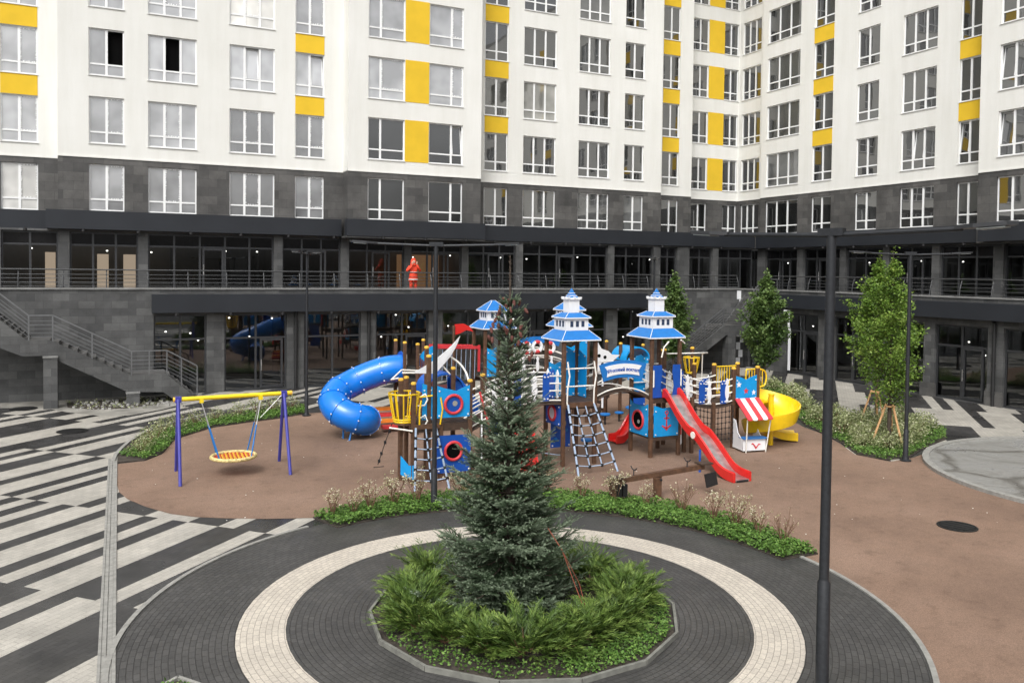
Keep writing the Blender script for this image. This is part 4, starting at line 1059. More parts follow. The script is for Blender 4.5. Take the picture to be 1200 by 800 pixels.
def lighthouse(cx, cy, z, tiers=3):
    mb = MB(); hip(mb, cx, cy, z, z + .25, .63, .375)
    ro = P_(mb, 'roof', M_roof)
    t = MB(); edge_trim(t, cx, cy, z, z + .25, .63, .375); P_(t, 'roof_trim', M_white, ro)
    zz = z + .235
    if tiers == 3:
        P_(MB().span((cx - .36, cy - .36, zz), (cx + .36, cy + .36, zz + .38)), 'turret', M_white, ro); wbox_windows(ro, cx, cy, zz + .2, .36, 3, .095, .17)
        z2 = zz + .38
        mb = MB(); hip(mb, cx, cy, z2, z2 + .13, .415, .20); P_(mb, 'upper_roof', M_roof, ro)
        t = MB(); edge_trim(t, cx, cy, z2, z2 + .13, .415, .20); P_(t, 'roof_trim', M_white, ro)
        P_(MB().span((cx - .17, cy - .17, z2 + .10), (cx + .17, cy + .17, z2 + .50)), 'lantern', M_white, ro)
        mb = MB().span((cx - .21, cy - .21, z2 + .50), (cx + .21, cy + .21, z2 + .535))
        for i in range(4):
            for j in range(3):
                f = (-1, 0, 1)[j]; p = ((f, -1), (1, f), (-f, 1), (-1, -f))[i]
                if j < 2: mb.box((cx + .19 * p[0], cy + .19 * p[1], z2 + .555), (.06, .06, .05))
        P_(mb, 'crown', M_white, ro)
        P_(MB().lathe([(.225, z2 + .537), (.11, z2 + .66), (.012, z2 + .82)], (cx, cy, 0), 4, rot=PI / 4), 'spire', M_roof, ro)
        t = MB()
        for i in range(3):
            f = 1 - .28 * i; e = .159 * f; q = z2 + .545 + .07 * i
            for a_, b_ in (((-e, -e), (e, -e)), ((e, -e), (e, e)), ((e, e), (-e, e)), ((-e, e), (-e, -e))): t.bar((cx + a_[0], cy + a_[1], q), (cx + b_[0], cy + b_[1], q), .012, .018)
        P_(t, 'spire_trim', M_white, ro)
    else:
        P_(MB().span((cx - .36, cy - .36, zz), (cx + .36, cy + .36, zz + .36)), 'turret', M_white, ro); wbox_windows(ro, cx, cy, zz + .2, .36, 3, .095, .17)
        z2 = zz + .36
        mb = MB(); hip(mb, cx, cy, z2, z2 + .34, .44, .05); P_(mb, 'upper_roof', M_roof, ro)
        t = MB(); edge_trim(t, cx, cy, z2, z2 + .34, .44, .05); P_(t, 'roof_trim', M_white, ro)
    return ro
def tower(x0, x1, y0, y1, zp, ztop):
    for x in (x0, x1):
        for y in (y0, y1): post(x, y, ztop, cap=False)
    deck(x0, x1, y0, y1, zp)
    return (x0 + x1) / 2, (y0 + y1) / 2
def net(pts_a, pts_b, cols, rows_, mat=M_rope, r=.02, knots=True, name='rope_net', sag=0.0):
    """rope net between two side ropes; each a pair top, bottom"""
    (a0, a1), (b0, b1) = [(Vector(p[0]), Vector(p[1])) for p in (pts_a, pts_b)]
    mb, kn = MB(), MB()
    G_ = [[a0.lerp(a1, j / rows_).lerp(b0.lerp(b1, j / rows_), i / cols) - Vector((0, 0, sag * math.sin(PI * i / cols))) for i in range(cols + 1)] for j in range(rows_ + 1)]
    for i in range(cols + 1):
        edge = i in (0, cols)
        mb.tube([G_[j][i] for j in range(rows_ + 1 if edge else rows_)], r * (1.5 if edge else 1), 6)
    for j in range(rows_):
        if j == 0: continue
        mb.tube(G_[j], r * .9, 6)
    if knots:
        for j in range(1, rows_):
            for i in range(cols + 1): mb.cyl(G_[j][i] - Vector((0, 0, r * 2)), G_[j][i] + Vector((0, 0, r * 2)), r * 2.1, 8, mi=1)
    return P_(mb, name, [mat, M_knot], smooth=60)
def fish(x, y, z, h, mat, ax='y', name='fish_baluster'):
    """fish shaped baluster cut from board"""
    prof = [(0, 0), (.09, .02), (.05, .12), (.10, .22), (.12, .38), (.10, .58), (.05, .72), (.09, .80), (.10, .88), (.03, .94), (0, 1)]
    pts = [(a, b) for a, b in prof] + [(-a, b) for a, b in reversed(prof[1:-1])]
    if ax == 'y': P3 = [(x + a * h * .9, y, z + b * h) for a, b in pts]; v = (0, .03, 0)
    else: P3 = [(x, y + a * h * .9, z + b * h) for a, b in pts]; v = (.03, 0, 0)
    return P_(MB().prism(P3, v), name, mat)

# ---- the two front lighthouse towers
ZP = 1.80
T1 = (11.25, 12.27, 20.35, 21.40); T2 = (14.2, 15.2, 20.35, 21.40)
for tx in (T1, T2):
    cx, cy = tower(*tx, ZP, 3.56)
    lighthouse(cx, cy, 3.56)
# ---- arched bridge between them with the name board
def bridge(x0, x1, y0, y1, z0, z1, rise, rails=3, nslat=16, gap=.0, railmat=None):
    mb = MB(); sub = MB()
    pts = arc((x0, 0, z0), (x1, 0, z1), rise, nslat)
    for a, b in zip(pts, pts[1:]):
        m = (a + b) / 2; L = (b - a).length
        ang = math.atan2(b.z - a.z, b.x - a.x)
        mb.box((m.x, (y0 + y1) / 2, m.z - .02), (L * .88, y1 - y0, .04), M=Matrix.Rotation(-ang, 3, 'Y'))
    for y in (y0 - .02, y1 + .02): mb.tube([(p.x, y, p.z - .05) for p in pts], .026, 6)
    o = P_(mb, 'bridge_deck', M_woodd)
    for y in (y0 - .02, y1 + .02):
        for k in range(rails):
            h = .06 if k == 0 else .12 + .62 * k / max(1, rails - 1)
            pipe([(p.x, y, p.z + h) for p in pts])
    return pts
bridge(12.27, 14.2, 20.45, 21.3, ZP, ZP - .02, .27)
# name board
def board_text(body, parent, size, x, y, z, R_, mat):
    cu = bpy.data.curves.new('lettering', 'FONT'); cu.body = body; cu.size = size; cu.align_x = 'CENTER'; cu.align_y = 'CENTER'; cu.extrude = .004; cu.offset = .004
    o = bpy.data.objects.new('lettering', cu); COL.objects.link(o); bpy.context.view_layer.update()
    me = bpy.data.meshes.new_from_object(o.evaluated_get(bpy.context.evaluated_depsgraph_get())); bpy.data.objects.remove(o)
    for v in me.vertices:
        u, w, d = v.co
        a = u / R_; rr = R_ + w
        v.co = (x + rr * math.sin(a), y - d, z - R_ + rr * math.cos(a))
    me.materials.clear(); me.materials.append(mat)
    t = bpy.data.objects.new('lettering', me); COL.objects.link(t); t.parent = parent; return t
def arc_board(cx, y, ztop, R_, a0, a1, h, mat, name, parent=None, th=.03, tails=0):
    n = 24; up = []; dn = []
    for i in range(n + 1):
        a = a0 + (a1 - a0) * i / n
        up.append((cx + R_ * math.sin(a), y, ztop - R_ + R_ * math.cos(a))); dn.append((cx + (R_ - h) * math.sin(a), y, ztop - R_ + (R_ - h) * math.cos(a)))
    ends_ = []
    if tails:
        am, bm = a1 - tails, a0 + tails; Rm = R_ - h / 2
        ends_ = [(cx + Rm * math.sin(am), y, ztop - R_ + Rm * math.cos(am))]
        st_ = [(cx + Rm * math.sin(bm), y, ztop - R_ + Rm * math.cos(bm))]
        pts = up + ends_ + dn[::-1] + st_
    else: pts = up + dn[::-1]
    return P_(MB().prism(pts, (0, th, 0)), name, mat, parent)
nb = arc_board(13.22, 20.36, 2.93, 2.6, -.315, .315, .50, M_roof, 'name_board')
rb = arc_board(13.22, 20.345, 2.83, 2.5, -.255, .255, .30, M_white, 'ribbon', nb, th=.014, tails=.03)
board_text('Річковий вокзал', nb, .135, 13.22, 20.343, 2.66, 2.35, M_navy)
# ---- tower 1 fittings
fish(11.18, 20.62, 1.9, .8, M_white, 'x'); panel_x(11.17, 20.78, 21.05, 1.85, 2.65, M_navy, [(0, 0), (.3, .06), (.7, -.05), (1, .04)]); fish(11.18, 21.2, 1.9, .78, M_white, 'x')
panel_y(11.32, 11.72, 21.38, 1.82, 2.75, M_sky, [(0, .1), (.5, 0), (1, .1)]); panel_y(11.85, 12.2, 21.385, 1.82, 3.2, M_sky, [(0, .1), (1, -.1)])
panel_x(12.28, 20.9, 21.35, 1.82, 3.1, M_sky, [(0, -.1), (1, .1)])
for z in (2.25, 2.75): pipe([(11.25, 20.33, z), (12.27, 20.33, z)])
for x in (11.33, 12.19): pipe([(x, 20.28, 1.75), (x - .02, 20.22, 2.2), (x + .05, 20.24, 2.55), (x, 20.28, 2.95)], 'grab_handle', M_pipe, .024)
p = panel_x(11.2, 20.45, 21.3, 1.12, 1.74, M_navy, [(0, 0), (1, 0)]); ring_x(11.19, 20.9, 1.44, .2, M_redp, p); disc_x(11.185, 20.9, 1.44, .17, M_white, p, 'porthole_disc')
p = panel_y(11.45, 12.1, 21.44, .3, 1.6, M_navy, [(0, 0), (.25, .1), (.75, .1), (1, 0)], 'climbing_panel'); disc_y(11.78, 21.425, 1.0, .17, M_conc, p, 'climbing_hole')
for z, x in ((.55, 11.6), (.8, 11.95), (1.3, 11.62), (1.42, 11.98)): P_(MB().lathe([(.06, 0), (.04, .05), (.01, .06)], n=10), 'climbing_hold', M_roof, p).matrix_world = Matrix.Translation((x, 21.43, z)) @ Matrix.Rotation(PI / 2, 4, 'X')
net(((11.36, 20.28, 1.75), (11.13, 19.23, 0.0)), ((12.2, 20.28, 1.75), (12.41, 19.31, 0.0)), 3, 7, sag=.07)
P_(MB().span((11.3, 20.27, 1.66), (12.25, 20.32, 1.8)), 'net_beam', M_wood)
# ---- tower 2 fittings
for x0, x1, s in ((14.22, 14.55, 1), (14.92, 15.2, -1)):
    pts = [(x0, 20.29, 1.78), (x1, 20.29, 1.78)] + ([(x1 - .06, 20.29, 2.1), (x1, 20.29, 2.5), (x1 - .02, 20.29, 2.74), (x0, 20.29, 2.74)] if s > 0 else [(x1, 20.29, 2.74), (x0 + .02, 20.29, 2.74), (x0, 20.29, 2.5), (x0 + .06, 20.29, 2.1)])
    P_(MB().prism(pts, (0, .03, 0)), 'slide_entry_panel', M_navy)
    pipe([(x0 if s > 0 else x1, 20.26, 2.1), (x0 if s > 0 else x1, 20.26, 2.6)], 'grab_handle')
fish(14.74, 21.33, 1.95, .72, M_white, 'y'); 
for z in (2.1, 2.35, 2.65): pipe([(14.25, 21.36, z), (15.15, 21.36, z)])
panel_y(14.25, 14.72, 21.42, 1.82, 2.9, M_sky, [(0, -.2), (.3, .0), (.7, .05), (1, -.1)])
p = panel_x(14.13, 20.42, 21.36, .62, 1.5, M_sky, [(0, .08), (.2, 0), (.8, 0), (1, .12)]); ring_x(14.12, 20.9, 1.05, .27, M_redp, p); disc_x(14.115, 20.9, 1.05, .24, M_hole, p, 'porthole_glass'); disc_x(14.108, 20.86, 1.0, .06, M_conc, p, 'porthole_picture')
p = panel_y(14.28, 15.15, 20.29, .62, 1.45, M_sky, [(0, .1), (.35, 0), (.7, .02), (1, .12)])
an = MB()
X0, Y0, Z0 = 14.72, 20.286, 1.02
for a, b, w in (((0, .27), (0, -.17), .04), ((-.09, .14), (.09, .14), .035), ((0, -.17), (-.16, -.08), .045), ((0, -.17), (.16, -.08), .045)):
    an.bar((X0 + a[0], Y0, Z0 + a[1]), (X0 + b[0], Y0, Z0 + b[1]), .014, w, up=(0, 0, 1) if a[0] != b[0] else (1, 0, 0))
an.tube([(X0 + .05 * math.cos(i * PI / 6), Y0, Z0 + .3 + .05 * math.sin(i * PI / 6)) for i in range(12)], .015, 6, closed=True)
an.prism([(X0, Y0 - .006, Z0 - .24), (X0 + .08, Y0 - .006, Z0 - .15), (X0 - .08, Y0 - .006, Z0 - .15)], (0, .008, 0))
P_(an, 'anchor_emblem', M_redp, p)
P_(MB().span((14.2, 20.30, .50), (15.2, 20.36, .60)).span((14.2, 20.36, .55), (15.2, 21.4, .60)), 'lower_platform', M_woodd)
pipe([(14.55, 20.0, 3.46), (14.38, 20.0, 3.3), (14.34, 20.05, 3.0)], 'hanging_hook'); pipe([(15.0, 20.02, 3.5), (15.2, 20.1, 3.38)], 'hanging_hook')
# oar and lower slide at the back
P_(MB().prism([(15.36, 20.6, .25), (15.44, 20.6, .2), (15.52, 20.6, .28), (15.5, 20.6, 1.0), (15.4, 20.6, 1.0)], (0, .03, 0)), 'oar', M_white); P_(MB().span((15.4, 20.59, .55), (15.5, 20.635, .82)), 'oar_band', M_redp)
post(15.62, 20.62, 1.75, cap=False); post(15.66, 21.75, 3.0); post(16.1, 22.6, 2.9); post(16.9, 21.95, 3.0)
def chute(name, path, w, h, mat, inner, parent=None):
    """open slide: bed plus two thick side walls following a path in the plane of motion"""
    path = [Vector(p) for p in path]; n = len(path)
    t0 = (path[-1] - path[0]); t0.z = 0; t0.normalize(); s = Vector((t0.y, -t0.x, 0))
    sd_ = MB(); bd = MB()
    for sg in (-1, 1):
        vs = []; fs = []
        for p in path:
            for off, dz in ((w / 2, -.06), (w / 2, h - .04), (w / 2 + .025, h), (w / 2 + .07, h - .03), (w / 2 + .07, -.06)): vs.append(p + s * sg * off + Vector((0, 0, dz)))
        for i in range(n - 1):
            for k in range(5):
                l = (k + 1) % 5; fs.append((i * 5 + k, i * 5 + l, (i + 1) * 5 + l, (i + 1) * 5 + k))
        fs += [tuple(range(5)), tuple((n - 1) * 5 + k for k in range(5))]
        sd_.add(vs, fs)
    vs = []; fs = []
    for p in path:
        for off, dz in ((-w / 2 - .001, 0), (w / 2 + .001, 0), (w / 2 + .001, -.035), (-w / 2 - .001, -.035)): vs.append(p + s * off + Vector((0, 0, dz)))
    for i in range(n - 1):
        for k in range(4):
            l = (k + 1) % 4; fs.append((i * 4 + k, i * 4 + l, (i + 1) * 4 + l, (i + 1) * 4 + k))
    fs += [(0, 1, 2, 3), tuple((n - 1) * 4 + k for k in (0, 1, 2, 3))]
    bd.add(vs, fs)
    o = P_(sd_, name, mat, parent, 40); P_(bd, 'chute_bed', inner, o, 40)
    return o
def smoothpath(pts, k=6):
    pts = [Vector(p) for p in pts]; out = []
    for i in range(len(pts) - 1):
        p0, p1, p2, p3 = pts[max(0, i - 1)], pts[i], pts[i + 1], pts[min(len(pts) - 1, i + 2)]
        for j in range(k):
            t = j / k
            out.append(0.5 * ((2 * p1) + (-p0 + p2) * t + (2 * p0 - 5 * p1 + 4 * p2 - p3) * t * t + (-p0 + 3 * p1 - 3 * p2 + p3) * t ** 3))
    out.append(pts[-1]); return out
sl = chute('red_slide', smoothpath([(14.86, 20.3, 1.83), (14.86, 20.1, 1.80), (14.85, 19.5, 1.28), (14.84, 19.05, .98), (14.83, 18.7, .88), (14.82, 18.2, .55), (14.81, 17.75, .22), (14.80, 17.4, .1), (14.80, 17.02, .07)]), .45, .21, M_red, M_steel)
P_(MB().cyl((14.45, 18.35, 0), (14.45, 18.35, .62), .03, 8), 'slide_leg', M_navy, sl)
P_(MB().cyl((14.52, 18.78, .94), (14.545, 18.78, .94), .10, 16), 'slide_badge', M_pipe, sl)
P_(MB().span((14.62, 17.0, .0), (14.98, 17.02, .06)), 'slide_end', M_black, sl)
sl2 = chute('small_red_slide', smoothpath([(15.2, 22.55, .82), (14.95, 22.53, .62), (14.7, 22.5, .3), (14.5, 22.5, .12), (14.25, 22.5, .1)]), .36, .2, M_red, M_red)
# ---- sagging chain bridge to the shop tower
T5 = (17.40, 18.36, 20.5, 21.45)
pts = bridge(15.2, 17.4, 20.52, 21.35, ZP - .02, 1.45, -.22, rails=4)
for i, (t, blue) in enumerate(((.12, 1), (.22, 0), (.48, 1), (.58, 0), (.84, 1), (.93, 0))):
    p = pts[int(t * (len(pts) - 1))]
    if blue: panel_y(p.x - .11, p.x + .11, 20.47, p.z + .05, p.z + .75, M_navy, [(0, -.06), (.3, .03), (.6, -.03), (1, .06)], 'railing_panel')
    else: fish(p.x, 20.46, p.z + .08, .74, M_white)
    if blue: panel_y(p.x - .11, p.x + .11, 21.36, p.z + .05, p.z + .75, M_navy, None, 'railing_panel')
    else: fish(p.x, 21.38, p.z + .08, .74, M_white)
post(16.62, 21.46, 2.55); post(16.55, 20.40, 1.5, cap=False); post(15.75, 20.42, 1.7, cap=False)
net(((15.8, 20.44, 1.55), (15.8, 20.44, .15)), ((16.5, 20.44, 1.35), (16.5, 20.44, .15)), 5, 7, M_dkrope, .011, True, 'rope_net'); net(((16.62, 20.44, 1.32), (16.62, 20.44, .15)), ((17.35, 20.44, 1.36), (17.35, 20.44, .15)), 5, 7, M_dkrope, .011, True, 'rope_net')
pipe([(15.72, 21.75, 2.9), (16.3, 21.2, 2.95), (17.0, 21.3, 2.93), (17.12, 21.7, 2.86), (17.1, 21.7, 1.9)], 'handrail')
bk = MB()
for i in range(10):
    a = 2 * PI * i / 10
    bk.tube([(16.72 + .16 * math.cos(a), 21.75 + .16 * math.sin(a), 2.25), (16.72 + .26 * math.cos(a), 21.75 + .26 * math.sin(a), 2.75)], .016, 6)
for z, r in ((2.25, .16), (2.75, .26)): bk.tube([(16.72 + r * math.cos(2 * PI * i / 18), 21.75 + r * math.sin(2 * PI * i / 18), z) for i in range(18)], .018, 6, closed=True)
P_(bk, 'crows_nest_basket', M_yel, smooth=60)
# ---- shop tower with stall and spiral slide
for x, y, z in ((T5[0], T5[2], 2.48), (T5[1], T5[2], 2.48), (T5[0], T5[3], 2.5), (T5[1], T5[3], 2.5)): post(x, y, z, w=.115)
deck(*T5, 1.45)
p = panel_y(T5[0] + .06, T5[1] - .06, 20.46, 1.5, 2.2, M_sky, [(0, .07), (.3, .0), (.5, -.07), (.7, .0), (1, .07)])
def star(x, y, z, r, mat):
    P3 = [(x + (r if i % 2 == 0 else r * .45) * math.sin(PI * i / 5), y, z + (r if i % 2 == 0 else r * .45) * math.cos(PI * i / 5)) for i in range(10)]
    P_(MB().prism(P3, (0, .008, 0)), 'star', mat, p)
star(17.58, 20.452, 1.99, .105, M_white); star(17.87, 20.452, 1.78, .105, M_redp); star(18.18, 20.452, 1.72, .09, M_white)
def slatrail(x0, x1, y, z0, z1, n):
    mb = MB()
    mb.tube([(x0, y, z1), (x1, y, z1)], .024, 6).tube([(x0, y, z0), (x1, y, z0)], .024, 6)
    for i in range(n): mb.tube([(x0 + (x1 - x0) * (i + .5) / n, y, z0), (x0 + (x1 - x0) * (i + .5) / n, y, z1)], .016, 6)
    return mb
P_(slatrail(T5[0] + .06, T5[1] - .06, 21.46, 1.6, 2.45, 8), 'yellow_barrier', M_yel, smooth=60)
mb = MB(); hoop = [(18.42, 21.1, 1.75), (18.42, 21.1, 2.3), (18.55, 21.1, 2.36), (19.05, 21.1, 2.34), (19.25, 21.1, 2.2), (19.25, 21.1, 1.92), (19.1, 21.1, 1.78)]
mb.tube(smoothpath(hoop + [hoop[0]], 4), .026, 6)
for i in range(6): mb.tube([(18.55 + i * .11, 21.1, 1.77), (18.55 + i * .11, 21.1, 2.35)], .016, 6)
P_(mb, 'yellow_barrier', M_yel, smooth=60)
SX, SY = 18.87, 20.42
hx = []; 
nst = 44
prof = [(.10, .12), (.12, .0), (.30, -.05), (.52, -.02), (.74, .08), (.83, .34), (.87, .45), (.91, .44), (.89, .28), (.80, -.02), (.52, -.09), (.30, -.12), (.09, -.06)]
vs = []; fs = []
for i in range(nst + 1):
    t = i / nst; a = R(118) - t * R(372); z = 1.42 - 1.16 * t ** .9
    k = .55 + .45 * min(1, t / .12) if t < .12 else 1.0
    for r_, dz in prof: vs.append((SX + r_ * math.cos(a), SY + r_ * math.sin(a), z + dz * (1.0 if t < .85 else 1 - (t - .85) * 2.2)))
m_ = len(prof)
for i in range(nst):
    for k in range(m_):
        l = (k + 1) % m_; fs.append((i * m_ + k, i * m_ + l, (i + 1) * m_ + l, (i + 1) * m_ + k))
fs += [tuple(range(m_)), tuple(nst * m_ + k for k in range(m_))]
sp_ = P_(MB().add(vs, fs), 'spiral_slide', M_yel, smooth=50)
P_(MB().cyl((SX, SY, 0), (SX, SY, 1.60), .085, 16).lathe([(.1, 1.60), (.1, 1.64), (.03, 1.66)], (SX, SY, 0), 16), 'slide_pole', M_yel, sp_, 40)
a_ = R(118) - R(372); ex = MB()
er = chute('slide_exit', [(SX + .5, SY + .55, .26), (SX + .75, SY + .42, .16), (SX + 1.0, SY + .28, .12), (SX + 1.22, SY + .15, .11)], .42, .2, M_yel, M_yel, sp_)
P_(MB().span((18.1, 20.6, 1.3), (18.75, 21.35, 1.43)), 'slide_start', M_yel, sp_)
# stall
stl = P_(MB().prism([(17.22, 19.80, .06), (18.0, 19.68, .06), (18.0, 19.68, .42), (17.22, 19.80, .42)], (.004, .03, 0)), 'stall_counter', M_white)
P_(MB().prism([(17.22, 19.80, .06), (17.36, 20.45, .06), (17.36, 20.45, .95), (17.33, 20.3, .92), (17.29, 20.14, .55), (17.24, 19.95, .44), (17.22, 19.80, .42)], (.03, 0, 0)), 'stall_side', M_white, stl)
P_(MB().prism([(18.0, 19.69, .06), (18.2, 20.45, .06), (18.2, 20.45, .95), (18.16, 20.3, .92), (18.10, 20.1, .55), (18.03, 19.9, .44), (18.0, 19.69, .42)], (-.03, 0, 0)), 'stall_side', M_white, stl)
P_(MB().prism([(17.2, 19.74, .425), (18.04, 19.61, .425), (18.1, 19.95, .425), (17.27, 20.07, .425)], (0, 0, .025)), 'stall_shelf', M_roof, stl)
sg = MB()
def stallpt(u, z): return (17.22 + .78 * u, 19.795 - .12 * u, z)
for poly in ([(.34, .26), (.42, .30), (.52, .22), (.56, .17), (.60, .2), (.68, .27), (.78, .25), (.66, .22), (.60, .14), (.55, .11), (.47, .2), (.42, .25)],):
    sg.prism([stallpt(u, z) for u, z in poly], (0, -.01, 0))
P_(sg, 'red_gull_emblem', M_redp, stl)
aw = MB(); aw2 = MB()
A0, A1 = Vector((17.42, 20.44, 1.53)), Vector((18.36, 20.42, 1.53)); B0, B1 = Vector((17.12, 19.5, 1.06)), Vector((18.04, 19.42, 1.06))
for i in range(5):
    (aw if i % 2 == 0 else aw2).prism([A0.lerp(A1, i / 5), A0.lerp(A1, (i + 1) / 5), B0.lerp(B1, (i + 1) / 5), B0.lerp(B1, (i + .75) / 5) + Vector((-.01, -.03, -.02)), B0.lerp(B1, (i + .25) / 5) + Vector((-.01, -.03, -.02)), B0.lerp(B1, i / 5)], (0, 0, .03))
awo = P_(aw, 'awning', M_redp); P_(aw2, 'awning_stripe', M_white, awo)
pipe([(17.30, 19.76, .0), (17.2, 19.6, 1.05)], 'awning_pole', M_pipe, .02, awo); pipe([(17.98, 19.66, .0), (18.02, 19.5, 1.05)], 'awning_pole', M_pipe, .02, awo)

# ---- left ship: low deck, crow's nest, sail and portholes
Z0_ = 1.5
for x, y, z in ((6.80, 20.2, 2.55), (6.62, 20.7, 2.6), (7.26, 20.35, 3.22), (8.36, 20.2, 2.55), (7.0, 21.4, 2.55), (8.33, 21.35, 2.75), (9.15, 21.2, 2.55)): post(x, y, z, w=.11)
post(7.55, 21.35, 3.35); post(7.55, 20.2, 1.5, cap=False)
deck(6.7, 8.4, 20.2, 21.4, Z0_)
P_(MB().span((6.78, 20.12, 1.4), (7.5, 20.18, 1.52)), 'net_beam', M_wood)
net(((6.84, 20.12, 1.45), (6.62, 19.5, 0.0)), ((7.38, 20.12, 1.45), (7.5, 19.42, 0.0)), 2, 6, sag=.05)
p = panel_y(7.42, 8.32, 20.12, 1.66, 2.44, M_sky, [(0, .06), (.25, -.02), (.6, -.1), (.8, -.02), (1, .04)]); ring_y(7.86, 20.1, 2.0, .235, M_redp, p); disc_y(7.86, 20.107, 2.0, .21, M_navy, p, 'porthole_glass'); disc_y(7.9, 20.10, 2.02, .07, M_conc, p, 'porthole_picture')
p = panel_y(7.42, 8.36, 20.125, .22, 1.2, M_navy, [(0, .0), (1, -.02)]); ring_y(7.87, 20.105, .78, .23, M_redp, p); disc_y(7.87, 20.112, .78, .2, M_hole, p, 'porthole_glass')
panel_y(7.08, 7.36, 20.32, 1.6, 2.45, M_sky, [(0, .1), (1, 0)])
bk = MB()
CX, CY = 6.66, 20.52
for i in range(13):
    a = 2 * PI * i / 13
    bk.tube([(CX + .27 * math.cos(a), CY + .27 * math.sin(a), 1.58), (CX + .40 * math.cos(a), CY + .40 * math.sin(a), 2.3)], .02, 6)
for z, r in ((1.58, .27), (1.64, .28), (2.3, .40)): bk.tube([(CX + r * math.cos(2 * PI * i / 24), CY + r * math.sin(2 * PI * i / 24), z) for i in range(24)], .024, 6, closed=True)
P_(bk, 'crows_nest_basket', M_yel, smooth=60)
P_(MB().lathe([(.28, 1.5), (.28, 1.56)], (CX, CY, 0), 20), 'basket_floor', M_wood)
pipe([(6.3, 20.5, 1.43), (6.2, 20.3, 1.47), (6.75, 20.1, 1.38)], 'handrail'); pipe([(6.45, 20.35, 2.72), (6.3, 20.5, 2.66), (6.7, 20.9, 2.85), (7.3, 20.9, 2.8)], 'handrail'); pipe([(6.7, 20.85, 2.78), (7.5, 20.75, 2.76)], 'handrail')
for dz in (0, -.55): pipe([(7.0, 20.3, 2.2 + dz), (7.12, 20.2, 2.3 + dz), (7.18, 20.2, 2.15 + dz), (7.1, 20.2, 2.0 + dz), (6.95, 20.3, 1.98 + dz)], 'grab_handle')
pipe([(6.95, 20.15, 1.5), (6.93, 20.1, 1.9), (6.98, 20.12, 2.15)], 'grab_handle', M_yel); pipe([(7.5, 20.12, 1.5), (7.55, 20.08, 1.9), (7.5, 20.1, 2.2)], 'grab_handle', M_yel); pipe([(6.95, 20.2, 2.22), (7.5, 20.2, 2.25)], 'grab_handle', M_yel)
# sail: thick curved board
up_ = smoothpath([(6.95, 20.7, 2.78), (7.45, 20.68, 3.05), (7.9, 20.66, 3.38), (8.24, 20.64, 3.72)], 5); lo_ = smoothpath([(8.24, 20.64, 3.72), (8.12, 20.66, 3.42), (7.92, 20.67, 3.12), (7.56, 20.68, 2.74)], 5)
P_(MB().prism([tuple(v) for v in up_] + [tuple(v) for v in lo_[1:]], (0.01, .045, 0)), 'sail', M_white)
pipe(smoothpath([(7.95, 20.75, 3.2), (8.25, 20.75, 3.0), (8.4, 20.6, 2.75), (8.42, 20.4, 2.45)]), 'sail_boom', M_pipe, .028); pipe([(7.75, 20.75, 2.98), (8.0, 20.75, 2.7)], 'sail_boom')
# blue tunnel hood and broad blue slide behind the porthole
vs = []; fs = []
for j, y in enumerate((21.45, 22.3)):
    for i in range(13):
        a = PI * i / 12
        for r in (.55, .60): vs.append((8.15 + r * math.cos(a), y, 2.1 + r * .9 * math.sin(a)))
for i in range(12):
    a, b = i * 2, i * 2 + 2
    fs += [(a + 1, b + 1, 26 + b + 1, 26 + a + 1), (a, 26 + a, 26 + b, b), (a, b, b + 1, a + 1), (26 + a, 26 + a + 1, 26 + b + 1, 26 + b)]
P_(MB().add(vs, fs), 'slide_hood', M_blue, smooth=50)
chute('wide_blue_slide', smoothpath([(8.5, 22.0, 2.0), (8.8, 21.95, 1.9), (9.2, 21.9, 1.4), (9.6, 21.85, .9), (9.95, 21.8, .75)]), .7, .42, M_blue, M_blue)
P_(MB().bar((8.55, 20.0, 2.3), (8.98, 19.9, .75), .035, .05), 'red_pole', M_redp); P_(MB().bar((8.62, 20.02, 1.75), (8.6, 19.95, .45), .035, .09), 'white_oar', M_white)
# little blue side board and hanging rope at the left foot
P_(MB().prism([(6.58, 20.55, .18), (6.78, 20.10, .10), (6.78, 20.10, .50), (6.70, 20.28, .46), (6.58, 20.55, .66)], (.02, .01, 0)), 'panel', M_sky)
rp = MB().tube([(6.45, 20.9, 1.45), (6.3, 21.05, .9), (6.15, 21.15, .35)], .012, 6).bar((6.02, 21.1, .3), (6.3, 21.1, .3), .02, .02)
P_(rp, 'climbing_rope', M_dkrope)
rk = MB()
for z, x, y in ((1.25, 6.4, 20.95), (.95, 6.31, 21.03), (.65, 6.23, 21.1), (.45, 6.18, 21.13)): rk.cyl((x, y, z - .04), (x, y, z + .04), .035, 8)
P_(rk, 'rope_step', M_knot)
# ---- arched bridge from the ship to tower 1, white hoops
pts = bridge(8.45, 11.25, 20.45, 21.3, 1.22, ZP, .22, rails=4)
for i, (t, blue) in enumerate(((.3, 0), (.42, 0), (.55, 1), (.72, 0), (.85, 1))):
    p = pts[int(t * (len(pts) - 1))]
    if blue: panel_y(p.x - .1, p.x + .1, 20.40, p.z + .05, p.z + .8, M_navy, [(0, -.05), (.3, .03), (.6, -.03), (1, .05)], 'railing_panel')
    else: fish(p.x, 20.39, p.z + .06, .74, M_white)
    fish(p.x + .1, 21.36, p.z + .06, .74, M_white)
pipe([(9.6, 20.5, .95), (10.3, 20.6, .7), (11.2, 20.6, .95)], 'rope_rail', M_dkrope, .012); pipe([(10.0, 20.5, .55), (11.25, 20.5, .3)], 'rope_rail', M_rope, .012)
chute('small_red_slide', smoothpath([(9.9, 20.1, 1.0), (9.85, 19.9, .9), (9.7, 19.5, .55), (9.6, 19.2, .35), (9.55, 18.95, .3)]), .4, .22, M_red, M_red)

